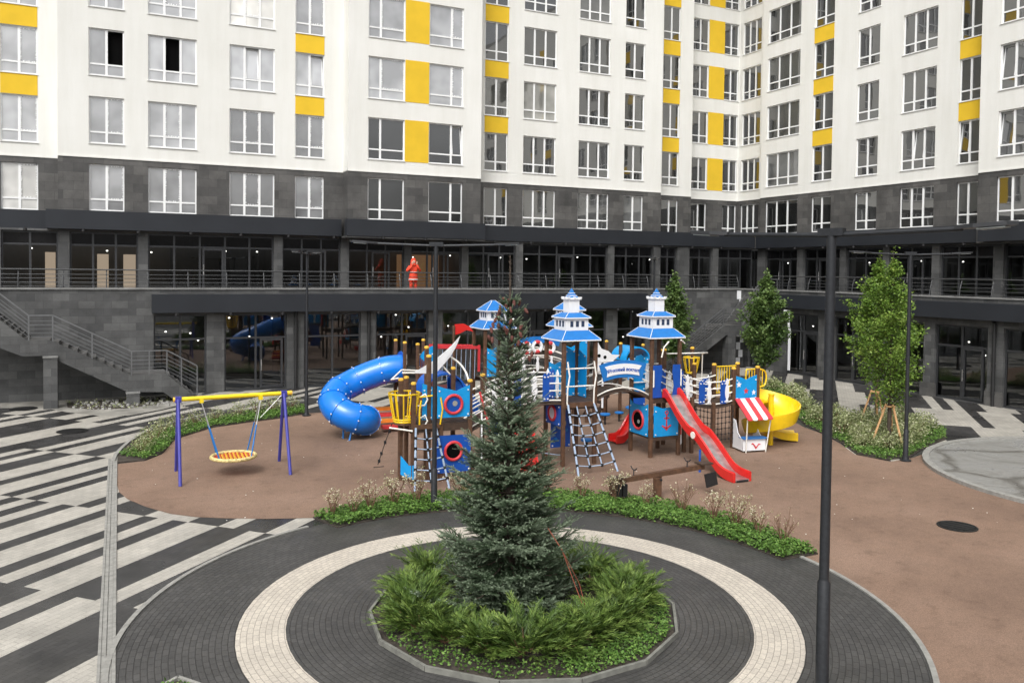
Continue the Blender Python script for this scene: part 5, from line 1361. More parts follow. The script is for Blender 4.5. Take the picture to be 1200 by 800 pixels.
# ---- rear left tower with the tube slide
for x, y, z in ((8.6, 26.5, 3.02), (8.95, 26.2, 2.98), (9.55, 26.2, 3.02), (8.6, 27.5, 3.02), (9.6, 27.5, 3.0)): post(x, y, z)
deck(8.6, 9.6, 26.3, 27.5, 1.65)
panel_y(8.98, 9.52, 26.22, 2.2, 2.75, M_sky, [(0, -.25), (.3, .0), (.6, .12), (1, .2)])
sl_ = MB()
for i in range(11):
    x = 8.98 + i * .052
    sl_.span((x, 26.16, 1.5), (x + .028, 26.18, 2.62 - .055 * i))
P_(sl_, 'slat_panel', M_maroon)
P_(MB().span((8.98, 26.10, .9), (9.6, 26.13, 1.5)), 'net_wall', M_maroon)
tpath = smoothpath([(8.75, 27.15, 2.12), (8.25, 27.25, 2.08), (7.65, 27.45, 1.88), (7.05, 27.5, 1.62), (6.58, 27.3, 1.42), (6.32, 26.95, 1.20), (6.34, 26.6, .98), (6.62, 26.3, .78), (7.0, 26.2, .66), (7.27, 26.42, .56), (7.22, 26.8, .46)], 7)
tb = P_(MB().tube(tpath, [.465] * len(tpath), 28, cap=False), 'tube_slide', M_tube, smooth=60)
fl = MB()
for i in range(0, len(tpath), 9):
    d = (tpath[min(i + 1, len(tpath) - 1)] - tpath[max(0, i - 1)]).normalized()
    fl.tube([tpath[i] - d * .02, tpath[i] + d * .02], .488, 28)

for i in range(0, len(tpath), 9):
    d = (tpath[min(i + 1, len(tpath) - 1)] - tpath[max(0, i - 1)]).normalized(); a = d.cross(Vector((0, 0, 1))).normalized(); b = d.cross(a)
    for k in range(10):
        q = tpath[i] + (a * math.cos(2 * PI * k / 10) + b * math.sin(2 * PI * k / 10)) * .498
        fl.box(q, (.035, .035, .035), mi=1)
P_(fl, 'tube_flange', [M_tube, M_pipe], tb, 40)
P_(MB().cyl((6.55, 26.5, 0), (6.55, 26.5, .45), .03, 8), 'tube_foot', M_roof, tb)
P_(MB().cyl((6.65, 26.1, 0), (6.75, 26.2, .35), .03, 8).tube([(6.55, 26.15, .3), (6.8, 25.95, .38), (7.05, 25.95, .5)], .02, 6), 'tube_foot', M_roof, tb)
P_(MB().prism([(8.66 + .0, 27.15 + .58 * math.cos(2 * PI * i / 24), 2.12 + .58 * math.sin(2 * PI * i / 24)) for i in range(24)], (.03, 0, 0)), 'tube_mount', M_blue, tb)
# striped planks beside it
sb_ = MB(); sb2 = MB()
for k, mt in enumerate((sb_, sb2, sb_, sb2)): mt.span((8.0, 26.9 + .28 * k, .12 + .16 * k), (9.2, 27.17 + .28 * k, .22 + .16 * k))
so_ = P_(sb_, 'step_plank', M_redp); P_(sb2, 'step_plank', M_orange)
# ---- red overhead ladder to the rear pagoda tower
RZ = 2.86
lad = MB().bar((9.6, 26.3, RZ + .03), (11.2, 26.3, RZ - .03), .06, .1).bar((9.6, 26.9, RZ + .03), (11.2, 26.9, RZ - .03), .06, .1)
for i in range(9): lad.tube([(9.7 + i * .17, 26.3, RZ), (9.7 + i * .17, 26.9, RZ)], .022, 6)
lad.bar((11.2, 26.3, 2.0), (11.2, 26.3, RZ + .05), .07, .07, up=(1, 0, 0))
lo_ = P_(lad, 'overhead_ladder', M_redp)
hr = MB()
for i in range(9): hr.tube([(9.7 + i * .17, 26.3, RZ), (9.72 + i * .17, 26.4, 1.75)], .014, 6)
P_(hr, 'hanging_rope', M_rope, lo_)
P_(MB().span((9.6, 26.0, 1.0), (10.6, 26.03, 1.65)), 'net_wall', M_maroon)
P_(MB().cyl((10.15, 26.0, 1.6), (10.15, 26.0, 3.62), .045, 8), 'flag_pole', M_wood)
P_(MB().prism([(10.18, 26.0, 3.30), (10.18, 26.0, 3.66), (10.5, 26.0, 3.68), (10.72, 26.0, 3.58), (10.86, 26.0, 3.40), (10.6, 26.0, 3.46), (10.4, 26.0, 3.36)], (0, .03, 0)), 'flag', M_red)
T4 = (11.3, 12.3, 26.0, 27.0); T6 = (14.35, 15.35, 26.0, 27.0)
for tx in (T4, T6):
    cx, cy = tower(*tx, ZP, 3.5); lighthouse(cx, cy, 3.5, 2)
for x0, x1 in ((11.35, 11.7), (14.4, 14.85)): panel_y(x0, x1, 25.96, 1.85, 2.75, M_sky, [(0, .1), (.5, 0), (1, .1)])
panel_y(14.9, 15.3, 25.96, 1.4, 3.0, M_sky, [(0, -.15), (1, .1)])
# rear bridge with blue arch and lifebuoys
bridge(12.3, 14.35, 26.1, 26.9, ZP, ZP, .2, rails=3)
arc_board(13.32, 26.02, 3.18, 2.6, -.36, .36, .22, M_roof, 'arch_board')
for k, x in enumerate((12.85, 13.28, 13.78)):
    z = 2.74 + (.05, .08, .03)[k]
    b_ = ring_y(x, 25.97, z, .17, M_white, None, 'lifebuoy', .065); 
    if b_.parent is None: under(b_, pg)
    bb = MB()
    for q in range(2):
        a0 = PI / 2 + q * PI
        bb.tube([(x + .17 * math.cos(a0 + t), 25.97, z + .17 * math.sin(a0 + t)) for t in (-.45, -.2, 0, .2, .45)], .069, 8)
    P_(bb, 'lifebuoy_band', M_redp, b_, 60)
pipe(arc((12.3, 25.98, 2.5), (14.35, 25.98, 2.5), .22)); pipe(arc((12.3, 25.98, 2.3), (14.35, 25.98, 2.3), .22))
for i, x in enumerate((12.75, 13.3, 13.85)): fish(x, 25.95, 1.9, .6, M_white)
# white ship board, stair, blue hood and posts at the back right
sp2 = P_(MB().prism([(15.55, 25.95, 1.8), (15.9, 25.95, 1.75), (16.3, 25.95, 2.15), (16.7, 25.95, 2.42), (16.35, 25.95, 2.45), (16.2, 25.95, 2.58), (15.9, 25.95, 2.68), (15.72, 25.95, 2.95), (15.6, 25.95, 2.92)], (0, .03, 0)), 'ship_board', M_white)
for x, z in ((15.8, 2.42), (16.05, 2.36), (15.95, 2.1)): disc_y(x, 25.94, z, .065, M_hole, sp2, 'ship_porthole', .008)
for x, y, z in ((16.95, 26.3, 2.78), (16.2, 26.2, 1.6), (17.95, 26.3, 2.7), (15.45, 27.0, 1.6), (16.95, 27.3, 2.78)): post(x, y, z, cap=z > 2)
deck(16.95, 17.95, 26.3, 27.3, 1.7)
ss = MB()
for i in range(7): ss.span((15.95 + i * .14, 26.5, .1 + i * .225), (16.2 + i * .14, 27.2, .15 + i * .225))
for y in (26.46, 27.24): ss.bar((15.95, y, 0), (17.0, y, 1.65), .05, .14)
P_(ss, 'wooden_stairs', M_woodd)
vs = []; fs = []
for j, y in enumerate((25.9, 26.9)):
    for i in range(13):
        a = PI * i / 12
        for r in (.5, .56): vs.append((17.45 + r * math.cos(a), y, 2.2 + r * .9 * math.sin(a)))
for i in range(12):
    a, b = i * 2, i * 2 + 2
    fs += [(a + 1, b + 1, 26 + b + 1, 26 + a + 1), (a, 26 + a, 26 + b, b), (a, b, b + 1, a + 1), (26 + a, 26 + a + 1, 26 + b + 1, 26 + b)]
P_(MB().add(vs, fs), 'slide_hood', M_sky, smooth=50)
panel_y(17.0, 17.9, 25.86, 1.5, 2.3, M_sky)
panel_y(17.2, 17.8, 25.9, .5, 1.4, M_navy); pipe([(16.0, 26.0, 1.6), (16.0, 26.0, .5)], 'white_oar', M_white, .04)

# ================================================================== OTHER PLAY THINGS
tb_ = thing('picnic_table', 'small blue round play table with four fixed stools under the rear of the playground', 'play table', (17.0, 25.3, 0))
MB().lathe([(.36, .52), (.38, .54), (.38, .57), (.36, .58)], n=24).build('table_top', M_roof, parent=tb_)
MB().cyl((0, 0, 0), (0, 0, .52), .05, 10).build('leg', M_dkmetal, parent=tb_)
for i in range(4):
    a = PI / 4 + i * PI / 2
    s_ = MB().lathe([(.15, .30), (.17, .32), (.17, .35), (.15, .36)], (.62 * math.cos(a), .62 * math.sin(a), 0), 16).build('stool', M_roof, parent=tb_)
    MB().cyl((.62 * math.cos(a), .62 * math.sin(a), 0), (.62 * math.cos(a), .62 * math.sin(a), .30), .03, 8).build('stool_leg', M_dkmetal, parent=s_)
for x, y, lb in ((15.75, 25.4, 'single blue round play stool left of the small blue table'), (12.85, 21.75, 'single blue round stool standing right behind the rope net tower')):
    t = thing('play_stool', lb, 'stool', (x, y, 0)); MB().lathe([(.17, .34), (.19, .36), (.19, .40), (.17, .41)], n=18).build('seat', M_roof, parent=t); MB().cyl((0, 0, 0), (0, 0, .34), .035, 8).build('leg', M_dkmetal, parent=t)
# nest swing
sw = thing('nest_swing', 'basket nest swing with yellow top beam and four indigo legs on the brown surface', 'swing', (2.75, 23.1, 0))
def S_(mb, n, m, parent=None, sm=60):
    o = mb.build(n, m, smooth=sm)
    if parent is None: under(o, sw)
    else: o.parent = parent
    return o
bm = S_(MB().tube([(1.34, 23.05, 2.06), (4.22, 23.2, 2.06)], .058, 14), 'beam', M_swyel)
S_(MB().cyl((1.26, 23.046, 2.06), (1.34, 23.05, 2.06), .064, 12).cyl((4.22, 23.2, 2.06), (4.30, 23.204, 2.06), .064, 12), 'beam_end', M_cap, bm)
for x, yc in ((1.38, 23.06), (4.08, 23.19)):
    for s in (-1, 1): S_(MB().tube([(x, yc + s * .05, 2.06), (x + (.03 if x > 2 else -.0), yc + s * .86, 0)], .043, 12), 'leg', M_purple)
    S_(MB().span((x - .075, yc - .08, 1.98), (x + .075, yc + .08, 2.13)), 'bracket', M_purple)
SBX, SBY, SBZ = 2.76, 23.1, .46
rg = S_(MB().tube([(SBX + .56 * math.cos(2 * PI * i / 36), SBY + .56 * math.sin(2 * PI * i / 36), SBZ) for i in range(36)], .05, 10, closed=True), 'basket_rim', plain('woven_cream_rim', (0.62, 0.50, 0.22), .8, var=.45, scale=22))
nt_ = MB()
for i in range(-5, 6):
    c_ = i * .1
    L_ = math.sqrt(.56 ** 2 - c_ * c_)
    for ax in (0, 1):
        ps = []
        for k in range(9):
            t = -L_ + 2 * L_ * k / 8
            x, y = (t, c_) if ax == 0 else (c_, t)
            ps.append((SBX + x, SBY + y, SBZ - .09 * (1 - (x * x + y * y) / .32)))
        nt_.tube(ps, .02, 5)

for i in range(-4, 5):
    for j in range(-4, 5):
        x, y = i * .1 + .05, j * .1 + .05
        if x * x + y * y < .25: nt_.box((SBX + x, SBY + y, SBZ - .075 * (1 - (x * x + y * y) / .32) + .012), (.045, .045, .03), rz=.8, mi=1)
S_(nt_, 'basket_net', [M_basket, M_cap], rg)
for x, sx in ((1.95, -1), (3.45, 1)):
    h_ = S_(MB().span((x - .05, 23.02, 1.94), (x + .05, 23.2, 2.07)), 'hanger', M_swyel, None, 30)
    for s in (-1, 1):
        top = Vector((x, 23.1 + s * .05, 1.96)); bot = Vector((SBX + sx * .40, SBY + s * .38, SBZ + .03)); mid = top.lerp(bot, .45)
        S_(MB().tube([top, mid], .012, 6), 'chain', M_chain, h_); S_(MB().tube([mid, bot], .019, 8), 'rope', M_roof, h_)
    S_(MB().tube([(x + sx * -.0, 23.1, 1.45), (x + sx * .55, 23.1, 2.02)], .008, 5), 'safety_chain', M_chain, h_)
# seesaw
se = thing('seesaw', 'brown wooden seesaw with black rubber stop in front of the red slide', 'seesaw', (11.9, 16.8, 0))
def E2(mb, n, m, parent=None):
    o = mb.build(n, m)
    if parent is None: under(o, se)
    else: o.parent = parent
    return o
pa, pb_ = Vector((10.72, 16.75, .50)), Vector((13.2, 16.62, .66))
pk_ = E2(MB().bar(pa, pb_, .12, .12), 'plank', M_wood)
E2(MB().span((11.72, 16.55, 0), (11.9, 16.66, .5)), 'support', M_wood); E2(MB().span((11.86, 16.72, 0), (12.02, 16.84, .52)), 'support', M_wood); E2(MB().cyl((11.85, 16.5, .47), (11.95, 16.88, .47), .03, 8), 'pivot', M_dkmetal)
for p, sgn in ((pa, 1), (pb_, -1)):
    E2(MB().prism([(p.x - .17, p.y - .14, p.z + .06), (p.x + .2, p.y - .14, p.z + .06), (p.x + .2, p.y + .14, p.z + .06), (p.x - .17, p.y + .14, p.z + .06)], (0, 0, .035)), 'seat', M_woodd, pk_)
    hx_ = p.x + sgn * .5; hz = p.z + (.03 if sgn > 0 else -.03)
    E2(MB().tube([(hx_, p.y, hz), (hx_, p.y, hz + .2)], .014, 6).tube([(hx_, p.y - .13, hz + .26), (hx_, p.y - .06, hz + .2), (hx_, p.y + .06, hz + .2), (hx_, p.y + .13, hz + .26)], .014, 6), 'handle', M_dkmetal, pk_)
E2(MB().prism([(13.16, 16.42, .16), (13.46, 16.36, .24), (13.38, 16.36, .56), (13.08, 16.42, .50)], (.02, .05, 0)), 'rubber_stop', M_black, pk_)
E2(MB().span((10.62, 16.55, .16), (10.76, 16.9, .45)).span((10.8, 16.55, .16), (10.92, 16.9, .45)), 'rubber_stop', M_black, pk_)
# ================================================================== PLANTS
NR = np.random.default_rng(11)
def rot_from_dirs(d, roll=None):
    """(n,3,3) frames whose x axis is d"""
    d = d / np.linalg.norm(d, axis=1, keepdims=True)
    up = np.tile(np.array([0, 0, 1.0]), (len(d), 1)); bad = np.abs(d[:, 2]) > .97; up[bad] = (1, 0, 0)
    y = np.cross(up, d); y /= np.linalg.norm(y, axis=1, keepdims=True); z = np.cross(d, y)
    if roll is not None:
        c, s = np.cos(roll)[:, None], np.sin(roll)[:, None]; y, z = y * c + z * s, z * c - y * s
    return np.stack([d, y, z], axis=2)
def scatter(proto_v, proto_f, pos, frames, scale, tint, tint_v=None):
    """copies of a small prototype joined in one array mesh"""
    n, k = len(pos), len(proto_v)
    sc = scale[:, None, None] if scale.ndim == 1 else scale[:, None, :]
    v = np.einsum('nij,nkj->nki', frames, proto_v[None] * sc) + pos[:, None, :]
    f = proto_f[None] + (np.arange(n) * k)[:, None, None]
    t = np.repeat(tint[:, None], k, 1)
    if tint_v is not None: t = np.clip(t + tint_v[None], 0, 1)
    return v.reshape(-1, 3), f.reshape(-1, proto_f.shape[1]), t.reshape(-1)
def merge(parts):
    vs, fs, ts, o = [], [], [], 0
    for v, f, t in parts: vs.append(v); fs.append(f + o); ts.append(t); o += len(v)
    return np.concatenate(vs), np.concatenate(fs), np.concatenate(ts)
LEAF_V = np.array([[0, 0, 0], [.5, .36, .06], [1, 0, -.04], [.5, -.36, .06]], float); LEAF_F = np.array([[0, 1, 2, 3]])
def leaves(pos, size, tint, updir=.6, dirs=None):
    n = len(pos)
    d = NR.normal(size=(n, 3)) if dirs is None else dirs + NR.normal(size=(n, 3)) * .45
    d[:, 2] = d[:, 2] * (1 - updir) - .15
    return scatter(LEAF_V, LEAF_F, pos, rot_from_dirs(d, NR.normal(0, .7, n)), size, tint)

# ---- blue spruce
def spruce(x, y, H):
    t = thing('spruce_tree', 'tall blue green spruce in the middle of the round planter, bare leader on top', 'spruce tree', (x, y, .04))
    tr = MB().tube([(0, 0, 0), (.01, 0, H * .3), (-.03, 0, H * .7), (-.04, .0, H * .96), (-.05, 0, H * 1.1)], [.10, .075, .035, .018, .008], 9)
    for k in range(26):
        z = H * (.965 + .13 * k / 26); a = k * 2.4
        tr.tube([(-.045, 0, z), (-.045 + .03 * math.cos(a), .03 * math.sin(a), z + .03)], .006, 4)
    to = tr.build('trunk', M_bark, parent=t, smooth=60)
    # one twig: a stem with needles all round
    def twig(nn):
        vs, fs, tv = [], [], []
        for i in range(nn):
            s = (i + .5) / nn; a = i * 2.39996
            L = .027 * (1.0 - .35 * abs(s - .4)); dirn = np.array([.75, math.cos(a), math.sin(a)]); dirn /= np.linalg.norm(dirn)
            side = np.cross(dirn, [1, 0, 0]); side /= np.linalg.norm(side)
            b = np.array([s * .185, 0, 0]); w = .0050
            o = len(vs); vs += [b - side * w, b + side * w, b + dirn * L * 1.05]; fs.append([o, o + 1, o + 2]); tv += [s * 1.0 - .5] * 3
        return np.array(vs), np.array(fs), np.array(tv)
    protos = [twig(50), twig(58)]
    pos, dr, sc, ti = [], [], [], []
    brn = MB(); rg = random.Random(5)
    z = .12
    while z < H * .965:
        t_ = z / H
        rad = float(np.interp(t_, [0, .06, .19, .3, .455, .61, .75, .82, .92, 1.0], [1.30, 1.36, 1.08, .88, .68, .46, .35, .29, .18, .05]))
        nb = int(13 - 7 * t_) if t_ < .85 else 6
        a0 = rg.random() * 6.28
        for k in range(nb):
            a = a0 + 2 * PI * k / nb + rg.uniform(-.22, .22); L = rad * rg.choice((.6, .75, .88, 1.0, 1.06, 1.18)) * rg.uniform(.9, 1.08)
            el = R(-10 + 52 * t_ ** 1.2 + rg.uniform(-9, 9))
            hd = np.array([math.cos(a), math.sin(a), 0]); pts = []
            for q in range(7):
                s = q / 6
                p_ = hd * L * s * math.cos(el) + np.array([-.04 * t_, 0, z + L * s * math.sin(el) - .16 * L * math.sin(PI * s) * (1 - t_) + .14 * L * s * s])
                pts.append(p_)
            brn.tube(pts, [.014 * (1 - .8 * q / 6) * (1.2 - t_) + .003 for q in range(7)], 4)
            nt = max(4, int(L / .064)); br_t = rg.uniform(.12, .60)
            for q in range(nt):
                s = .16 + .84 * (q + rg.random() * .5) / nt; i0 = min(5, int(s * 6)); fr = s * 6 - i0
                p_ = pts[i0] * (1 - fr) + pts[i0 + 1] * fr; tang = pts[i0 + 1] - pts[i0]; tang /= np.linalg.norm(tang)
                side = np.cross(tang, [0, 0, 1]); side /= np.linalg.norm(side)
                tl = (.55 + .5 * math.sin(PI * min(1, s * 1.0))) * (1.2 if t_ < .6 else .85)
                for sg in (-1, 1):
                    d = tang * .8 + side * sg * rg.uniform(.55, 1.0) + np.array([0, 0, rg.uniform(-.25, .32)])
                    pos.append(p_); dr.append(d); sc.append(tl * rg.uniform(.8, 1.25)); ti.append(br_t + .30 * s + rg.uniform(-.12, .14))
                    if L > .5 and s > .3 and rg.random() < .5:
                        d2 = d / np.linalg.norm(d); p2 = p_ + d2 * .13 * sc[-1]
                        for s2 in (-1, 1):
                            pos.append(p2); dr.append(d2 + np.cross(d2, [0, 0, 1]) * s2 * rg.uniform(.5, .9) + np.array([0, 0, rg.uniform(-.3, .25)])); sc.append(sc[-1] * .72 if s2 > 0 else sc[-1] * .75); ti.append(ti[-1] + rg.uniform(0, .1))
                if rg.random() < .6:
                    pos.append(p_); dr.append(tang * .8 + np.array([0, 0, rg.uniform(.35, .8)])); sc.append(tl * .62); ti.append(br_t + .28 * s)
            pos.append(pts[-1]); dr.append(pts[-1] - pts[-2]); sc.append(.8); ti.append(br_t + .45)
        z += .125 + .03 * t_ + rg.uniform(-.02, .02)
    brn.build('branch', M_bark, parent=t)['kind'] = 'stuff'
    pos, dr, sc, ti = np.array(pos), np.array(dr), np.array(sc), np.clip(np.array(ti), 0, 1)
    half = NR.random(len(pos)) < .5; parts = []
    for pr, m in zip(protos, (half, ~half)):
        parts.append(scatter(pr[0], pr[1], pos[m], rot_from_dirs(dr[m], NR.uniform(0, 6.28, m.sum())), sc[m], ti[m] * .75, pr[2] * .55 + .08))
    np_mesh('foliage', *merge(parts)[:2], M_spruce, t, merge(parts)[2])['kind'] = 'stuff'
    print('spruce twigs', len(pos))
    cm = MB().lathe([(.004, 0), (.024, .02), (.028, .05), (.02, .09), (.004, .11)], n=8); co = cm.build('cone', M_cone); cme = co.data; bpy.data.objects.remove(co)
    for k in range(34):
        zz = H * rg.uniform(.76, .985); rr = (1.42 * (1 - zz / H) ** .8 + .05) * rg.uniform(.5, 1.0); a = rg.random() * 6.28
        o = bpy.data.objects.new('cone', cme); COL.objects.link(o); o.parent = t
        o.location = (rr * math.cos(a) - .04, rr * math.sin(a), zz + rr * .35); o.rotation_euler = (PI + rg.uniform(-.5, .5), rg.uniform(-.5, .5), 0)
    return t
spruce(5.72, 12.08, 5.18)
gr = thing('guy_cord', 'thin orange red cord slanting from the spruce branches down to the planter soil', 'cord', (6.45, 11.2, .05))
under(MB().tube([(5.95, 11.2, 1.55), (6.1, 11.02, 1.25), (6.28, 10.95, .75), (6.42, 10.85, .32), (6.5, 10.8, .06)], .0055, 6).build('line', M_guy), gr)
under(MB().tube([(6.12, 11.0, 1.2), (6.4, 11.0, .7), (6.5, 10.8, .08)], .004, 6).build('line', M_guy), gr)
under(MB().cyl((6.5, 10.8, 0), (6.5, 10.8, .1), .02, 8).build('peg', M_guy), gr)

# ---- feathery junipers round the spruce
def juniper(seed, r=.52, h=.55):
    rg = np.random.default_rng(seed)
    t = thing('juniper_shrub', 'x', 'juniper', (0, 0, 0), group='junipers in the round planter')
    parts = []; st_ = MB()
    lv = np.array([[0, 0, 0], [.45, .055, .02], [1, 0, 0], [.45, -.055, .02]], float)
    P, D, S, T = [], [], [], []
    for k in range(100):
        a = rg.uniform(0, 2 * PI); el = R(rg.uniform(14, 66)); L = rg.uniform(.55, 1.25) * (r if el < .7 else h)
        hd = np.array([math.cos(a), math.sin(a), 0]); n = 24; bt = rg.uniform(.12, .72)
        base = hd * rg.uniform(0, .12) + [0, 0, .03]
        for i in range(n):
            s = (i + 1) / n
            p = base + hd * L * math.cos(el) * s + np.array([0, 0, L * math.sin(el) * (s + .12 * math.sin(PI * s)) - .1 * L * s ** 3])
            tg = hd * math.cos(el) + np.array([0, 0, math.sin(el) * (1 - .5 * s)])
            sd_ = np.array([-hd[1], hd[0], 0])
            if s < .22: continue
            for sg in (-1, 1):
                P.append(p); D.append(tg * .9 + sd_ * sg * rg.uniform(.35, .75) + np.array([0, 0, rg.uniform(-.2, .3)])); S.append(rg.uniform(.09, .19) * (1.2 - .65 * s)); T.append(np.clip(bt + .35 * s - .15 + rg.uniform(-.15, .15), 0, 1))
        if k % 6 == 0: st_.tube([base, base + hd * L * .5 * math.cos(el) + [0, 0, L * .5 * math.sin(el)]], .008, 4)
    P, D, S, T = map(np.array, (P, D, S, T))
    v, f, tt = scatter(lv, LEAF_F, P, rot_from_dirs(D, rg.uniform(-.9, .9, len(P))), S, T)
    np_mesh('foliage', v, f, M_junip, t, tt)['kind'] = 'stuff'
    st_.build('stem', M_twig, parent=t)['kind'] = 'stuff'
    return t
JP = [(4.35, 11.2, 'juniper at the front left edge of the planter'), (4.75, 10.75, 'juniper second from the front left, leaning over the planter soil'), (5.2, 10.42, 'juniper in the front row just left of the spruce trunk line'), (5.7, 10.35, 'front juniper lying directly before the spruce'),
      (6.25, 10.45, 'juniper in the front row beside the orange cord peg'), (6.75, 10.65, 'juniper right of the orange cord in the front row'), (7.15, 10.95, 'broad juniper at the front right corner of the planter'), (7.55, 11.3, 'juniper at the right edge of the planter kerb'),
      (7.65, 11.75, 'tall spreading juniper at the far right of the planter'), (7.5, 12.5, 'juniper behind the right edge, dark against the pavers'), (7.2, 13.2, 'juniper at the back right, half hidden by spruce branches'), (4.1, 11.75, 'juniper at the left kerb of the planter'),
      (4.2, 12.35, 'juniper at the left, paler than its neighbours'), (4.35, 13.0, 'back left juniper with raised tips'), (4.9, 13.6, 'juniper behind the spruce on the left'), (6.6, 13.75, 'juniper behind the spruce on the right')]
jproto = [juniper(s, r_, h_) for s, r_, h_ in ((1, .60, .58), (2, .52, .50), (3, .64, .62))]
for i, (x, y, lb) in enumerate(JP):
    pr = jproto[i % 3]
    o = pr if i < 3 else copy_tree(pr)
    o.location = (x, y, .04); o.rotation_euler = (0, 0, i * 1.7); k = .92 + .22 * ((i * 7) % 5) / 4; o.scale = (k, k, k); o['label'] = 'feathery yellow green ' + lb

# ---- ground cover
def inside(px, py, poly):
    c = np.zeros(len(px), bool); n = len(poly)
    for i in range(n):
        (x1, y1), (x2, y2) = poly[i], poly[(i + 1) % n]
        m = ((y1 > py) != (y2 > py)) & (px < (x2 - x1) * (py - y1) / (y2 - y1 + 1e-12) + x1); c ^= m
    return c
def cover(name, poly, n, size=(.05, .10), h=(.04, .16), z0=.03, dens=None, mat=None):
    xs, ys = [p[0] for p in poly], [p[1] for p in poly]
    px, py = NR.uniform(min(xs), max(xs), n * 4), NR.uniform(min(ys), max(ys), n * 4)
    m = inside(px, py, poly)
    if dens is not None: m &= NR.random(len(px)) < dens(px, py)
    px, py = px[m][:n], py[m][:n]
    cl = .5 + .5 * np.sin(px * 7.3 + 2 * np.sin(py * 3.1)) * np.sin(py * 6.1 + 1.7 * np.sin(px * 4.3))
    hh = h[0] + (h[1] - h[0]) * np.clip(cl * .7 + NR.random(len(px)) * .45, 0, 1)
    pos = np.stack([px, py, z0 + hh * NR.random(len(px)) ** .5], 1)
    v, f, t = leaves(pos, NR.uniform(*size, len(px)), np.clip(NR.normal(.45, .22, len(px)) + .25 * (cl - .5), 0, 1), .75)
    o = np_mesh(name, v, f, mat or M_cover, None, t); o['kind'] = 'stuff'; return o
cover('hedge_ground_cover', hs, 32000, (.022, .08), (.04, .22))
cover('left_bed_ground_cover', [(x, y) for x, y in BED_L[:6]] + [(0.0, 26.4), (0.6, 27.6), (1.0, 29.2), (2.4, 31.0), (4.7, 32.2), (6.5, 32.9)], 11000, (.04, .09), (.05, .2))
cover('right_bed_ground_cover', BED_R, 20000, (.04, .09), (.05, .2))
def pld(px, py):
    r = np.hypot(px - PLC[0], py - PLC[1]); a = np.arctan2(py - PLC[1], px - PLC[0])
    return np.clip(.04 + .9 * ((r > 1.75) & (a > -1.75) & (a < .25)) + .25 * ((r > 1.9) & (a < -1.75)), 0, 1)
cover('planter_ground_cover', [(PLC[0] + (x - PLC[0]) * .96, PLC[1] + (y - PLC[1]) * .96) for x, y in pp], 11000, (.03, .06), (.03, .13), .045, pld)
cover('corner_bed_ground_cover', [(0.2, 11.22), (0.66, 11.6), (1.1, 11.0), (1.0, 10.3), (0.6, 10.3)], 700, (.03, .07), (.03, .14))

# ---- cream flowering shrubs with bare stems along the hedge strip
def flower_shrub(seed, r=.36, h=.62, ns=17, full=1.0):
    rg = np.random.default_rng(seed); t = thing('flowering_shrub', 'x', 'shrub', (0, 0, 0), group='cream tufted shrubs in the hedge strip')
    st_ = MB(); P = []
    for k in range(ns):
        a = rg.uniform(0, 2 * PI); rr = r * rg.uniform(.35, 1.05); hh = h * rg.uniform(.65, 1.05)
        tip = np.array([rr * math.cos(a), rr * math.sin(a), hh]); m = tip * [.45, .45, .55] + rg.normal(0, .02, 3)
        st_.tube([(0.02 * math.cos(a), .02 * math.sin(a), 0), m, tip], [.008, .006, .003], 5)
        tips = [tip]
        for b in range(2):
            q = m + (tip - m) * rg.uniform(.1, .6); e = q + rg.normal(0, .08, 3) + [0, 0, .14]; st_.tube([q, e], [.005, .003], 4); tips.append(e)
        for e in tips:
            for i in range(int(9 * full)): P.append(e + rg.normal(0, .022, 3))
    st_.build('stem', M_twig, parent=t)['kind'] = 'stuff'
    P = np.array(P); v, f, tt = leaves(P, rg.uniform(.025, .05, len(P)), rg.random(len(P)), .2)
    np_mesh('foliage', v, f, M_cream, t, tt)['kind'] = 'stuff'
    return t
FS = [(378, 'tuft at the far left end of the strip'), ] 
FP = [(105, 6.3, .9), (101, 6.15, .75), (97, 6.2, 1.0), (91.5, 6.25, 1.1), (86.5, 6.3, 1.1), (77.5, 6.35, .9), (72, 6.5, .8), (59, 6.75, .95), (51, 6.6, .9), (44, 6.55, 1.05), (37, 6.4, .85), (29.5, 6.5, 1.1), (22.5, 6.4, 1.0), (17, 6.3, 1.05), (12, 6.3, .9), (6, 6.25, .95)]
FL = ['at the left tip of the hedge strip, small', 'second from the left tip of the hedge strip', 'with pale tips between the left tip and the lamp post', 'densest, left of the lamp post foot', 'tall and wide, touching the left of the lamp post foot', 'just right of the lamp post foot in the strip', 'small, half behind the left spruce branches', 'right behind the spruce trunk line, mostly hidden', 'first clear of the spruce on its right', 'with wide fan stems behind the right ring', 'below the left end of the seesaw', 'sparse and brown under the seesaw pivot', 'full, right of the seesaw supports', 'under the black seesaw stop', 'with cream heads near the right end of the strip', 'bare reddish stems, last at the right end of the strip']
fproto = [flower_shrub(21, .30, .6, 13, .75), flower_shrub(22, .34, .62, 16, .8), flower_shrub(23, .32, .56, 15, .2)]
used_f = set()
for i, ((a, r_, k), lb) in enumerate(zip(FP, FL)):
    pi_ = 2 if i in (6, 11, 15) else i % 2
    o = fproto[pi_] if pi_ not in used_f else copy_tree(fproto[pi_]); used_f.add(pi_)
    o.location = (CC[0] + r_ * math.cos(R(a)), CC[1] + r_ * math.sin(R(a)), .03); o.rotation_euler = (0, 0, i * 2.1); o.scale = (k, k, k); o['label'] = 'cream tufted shrub ' + lb
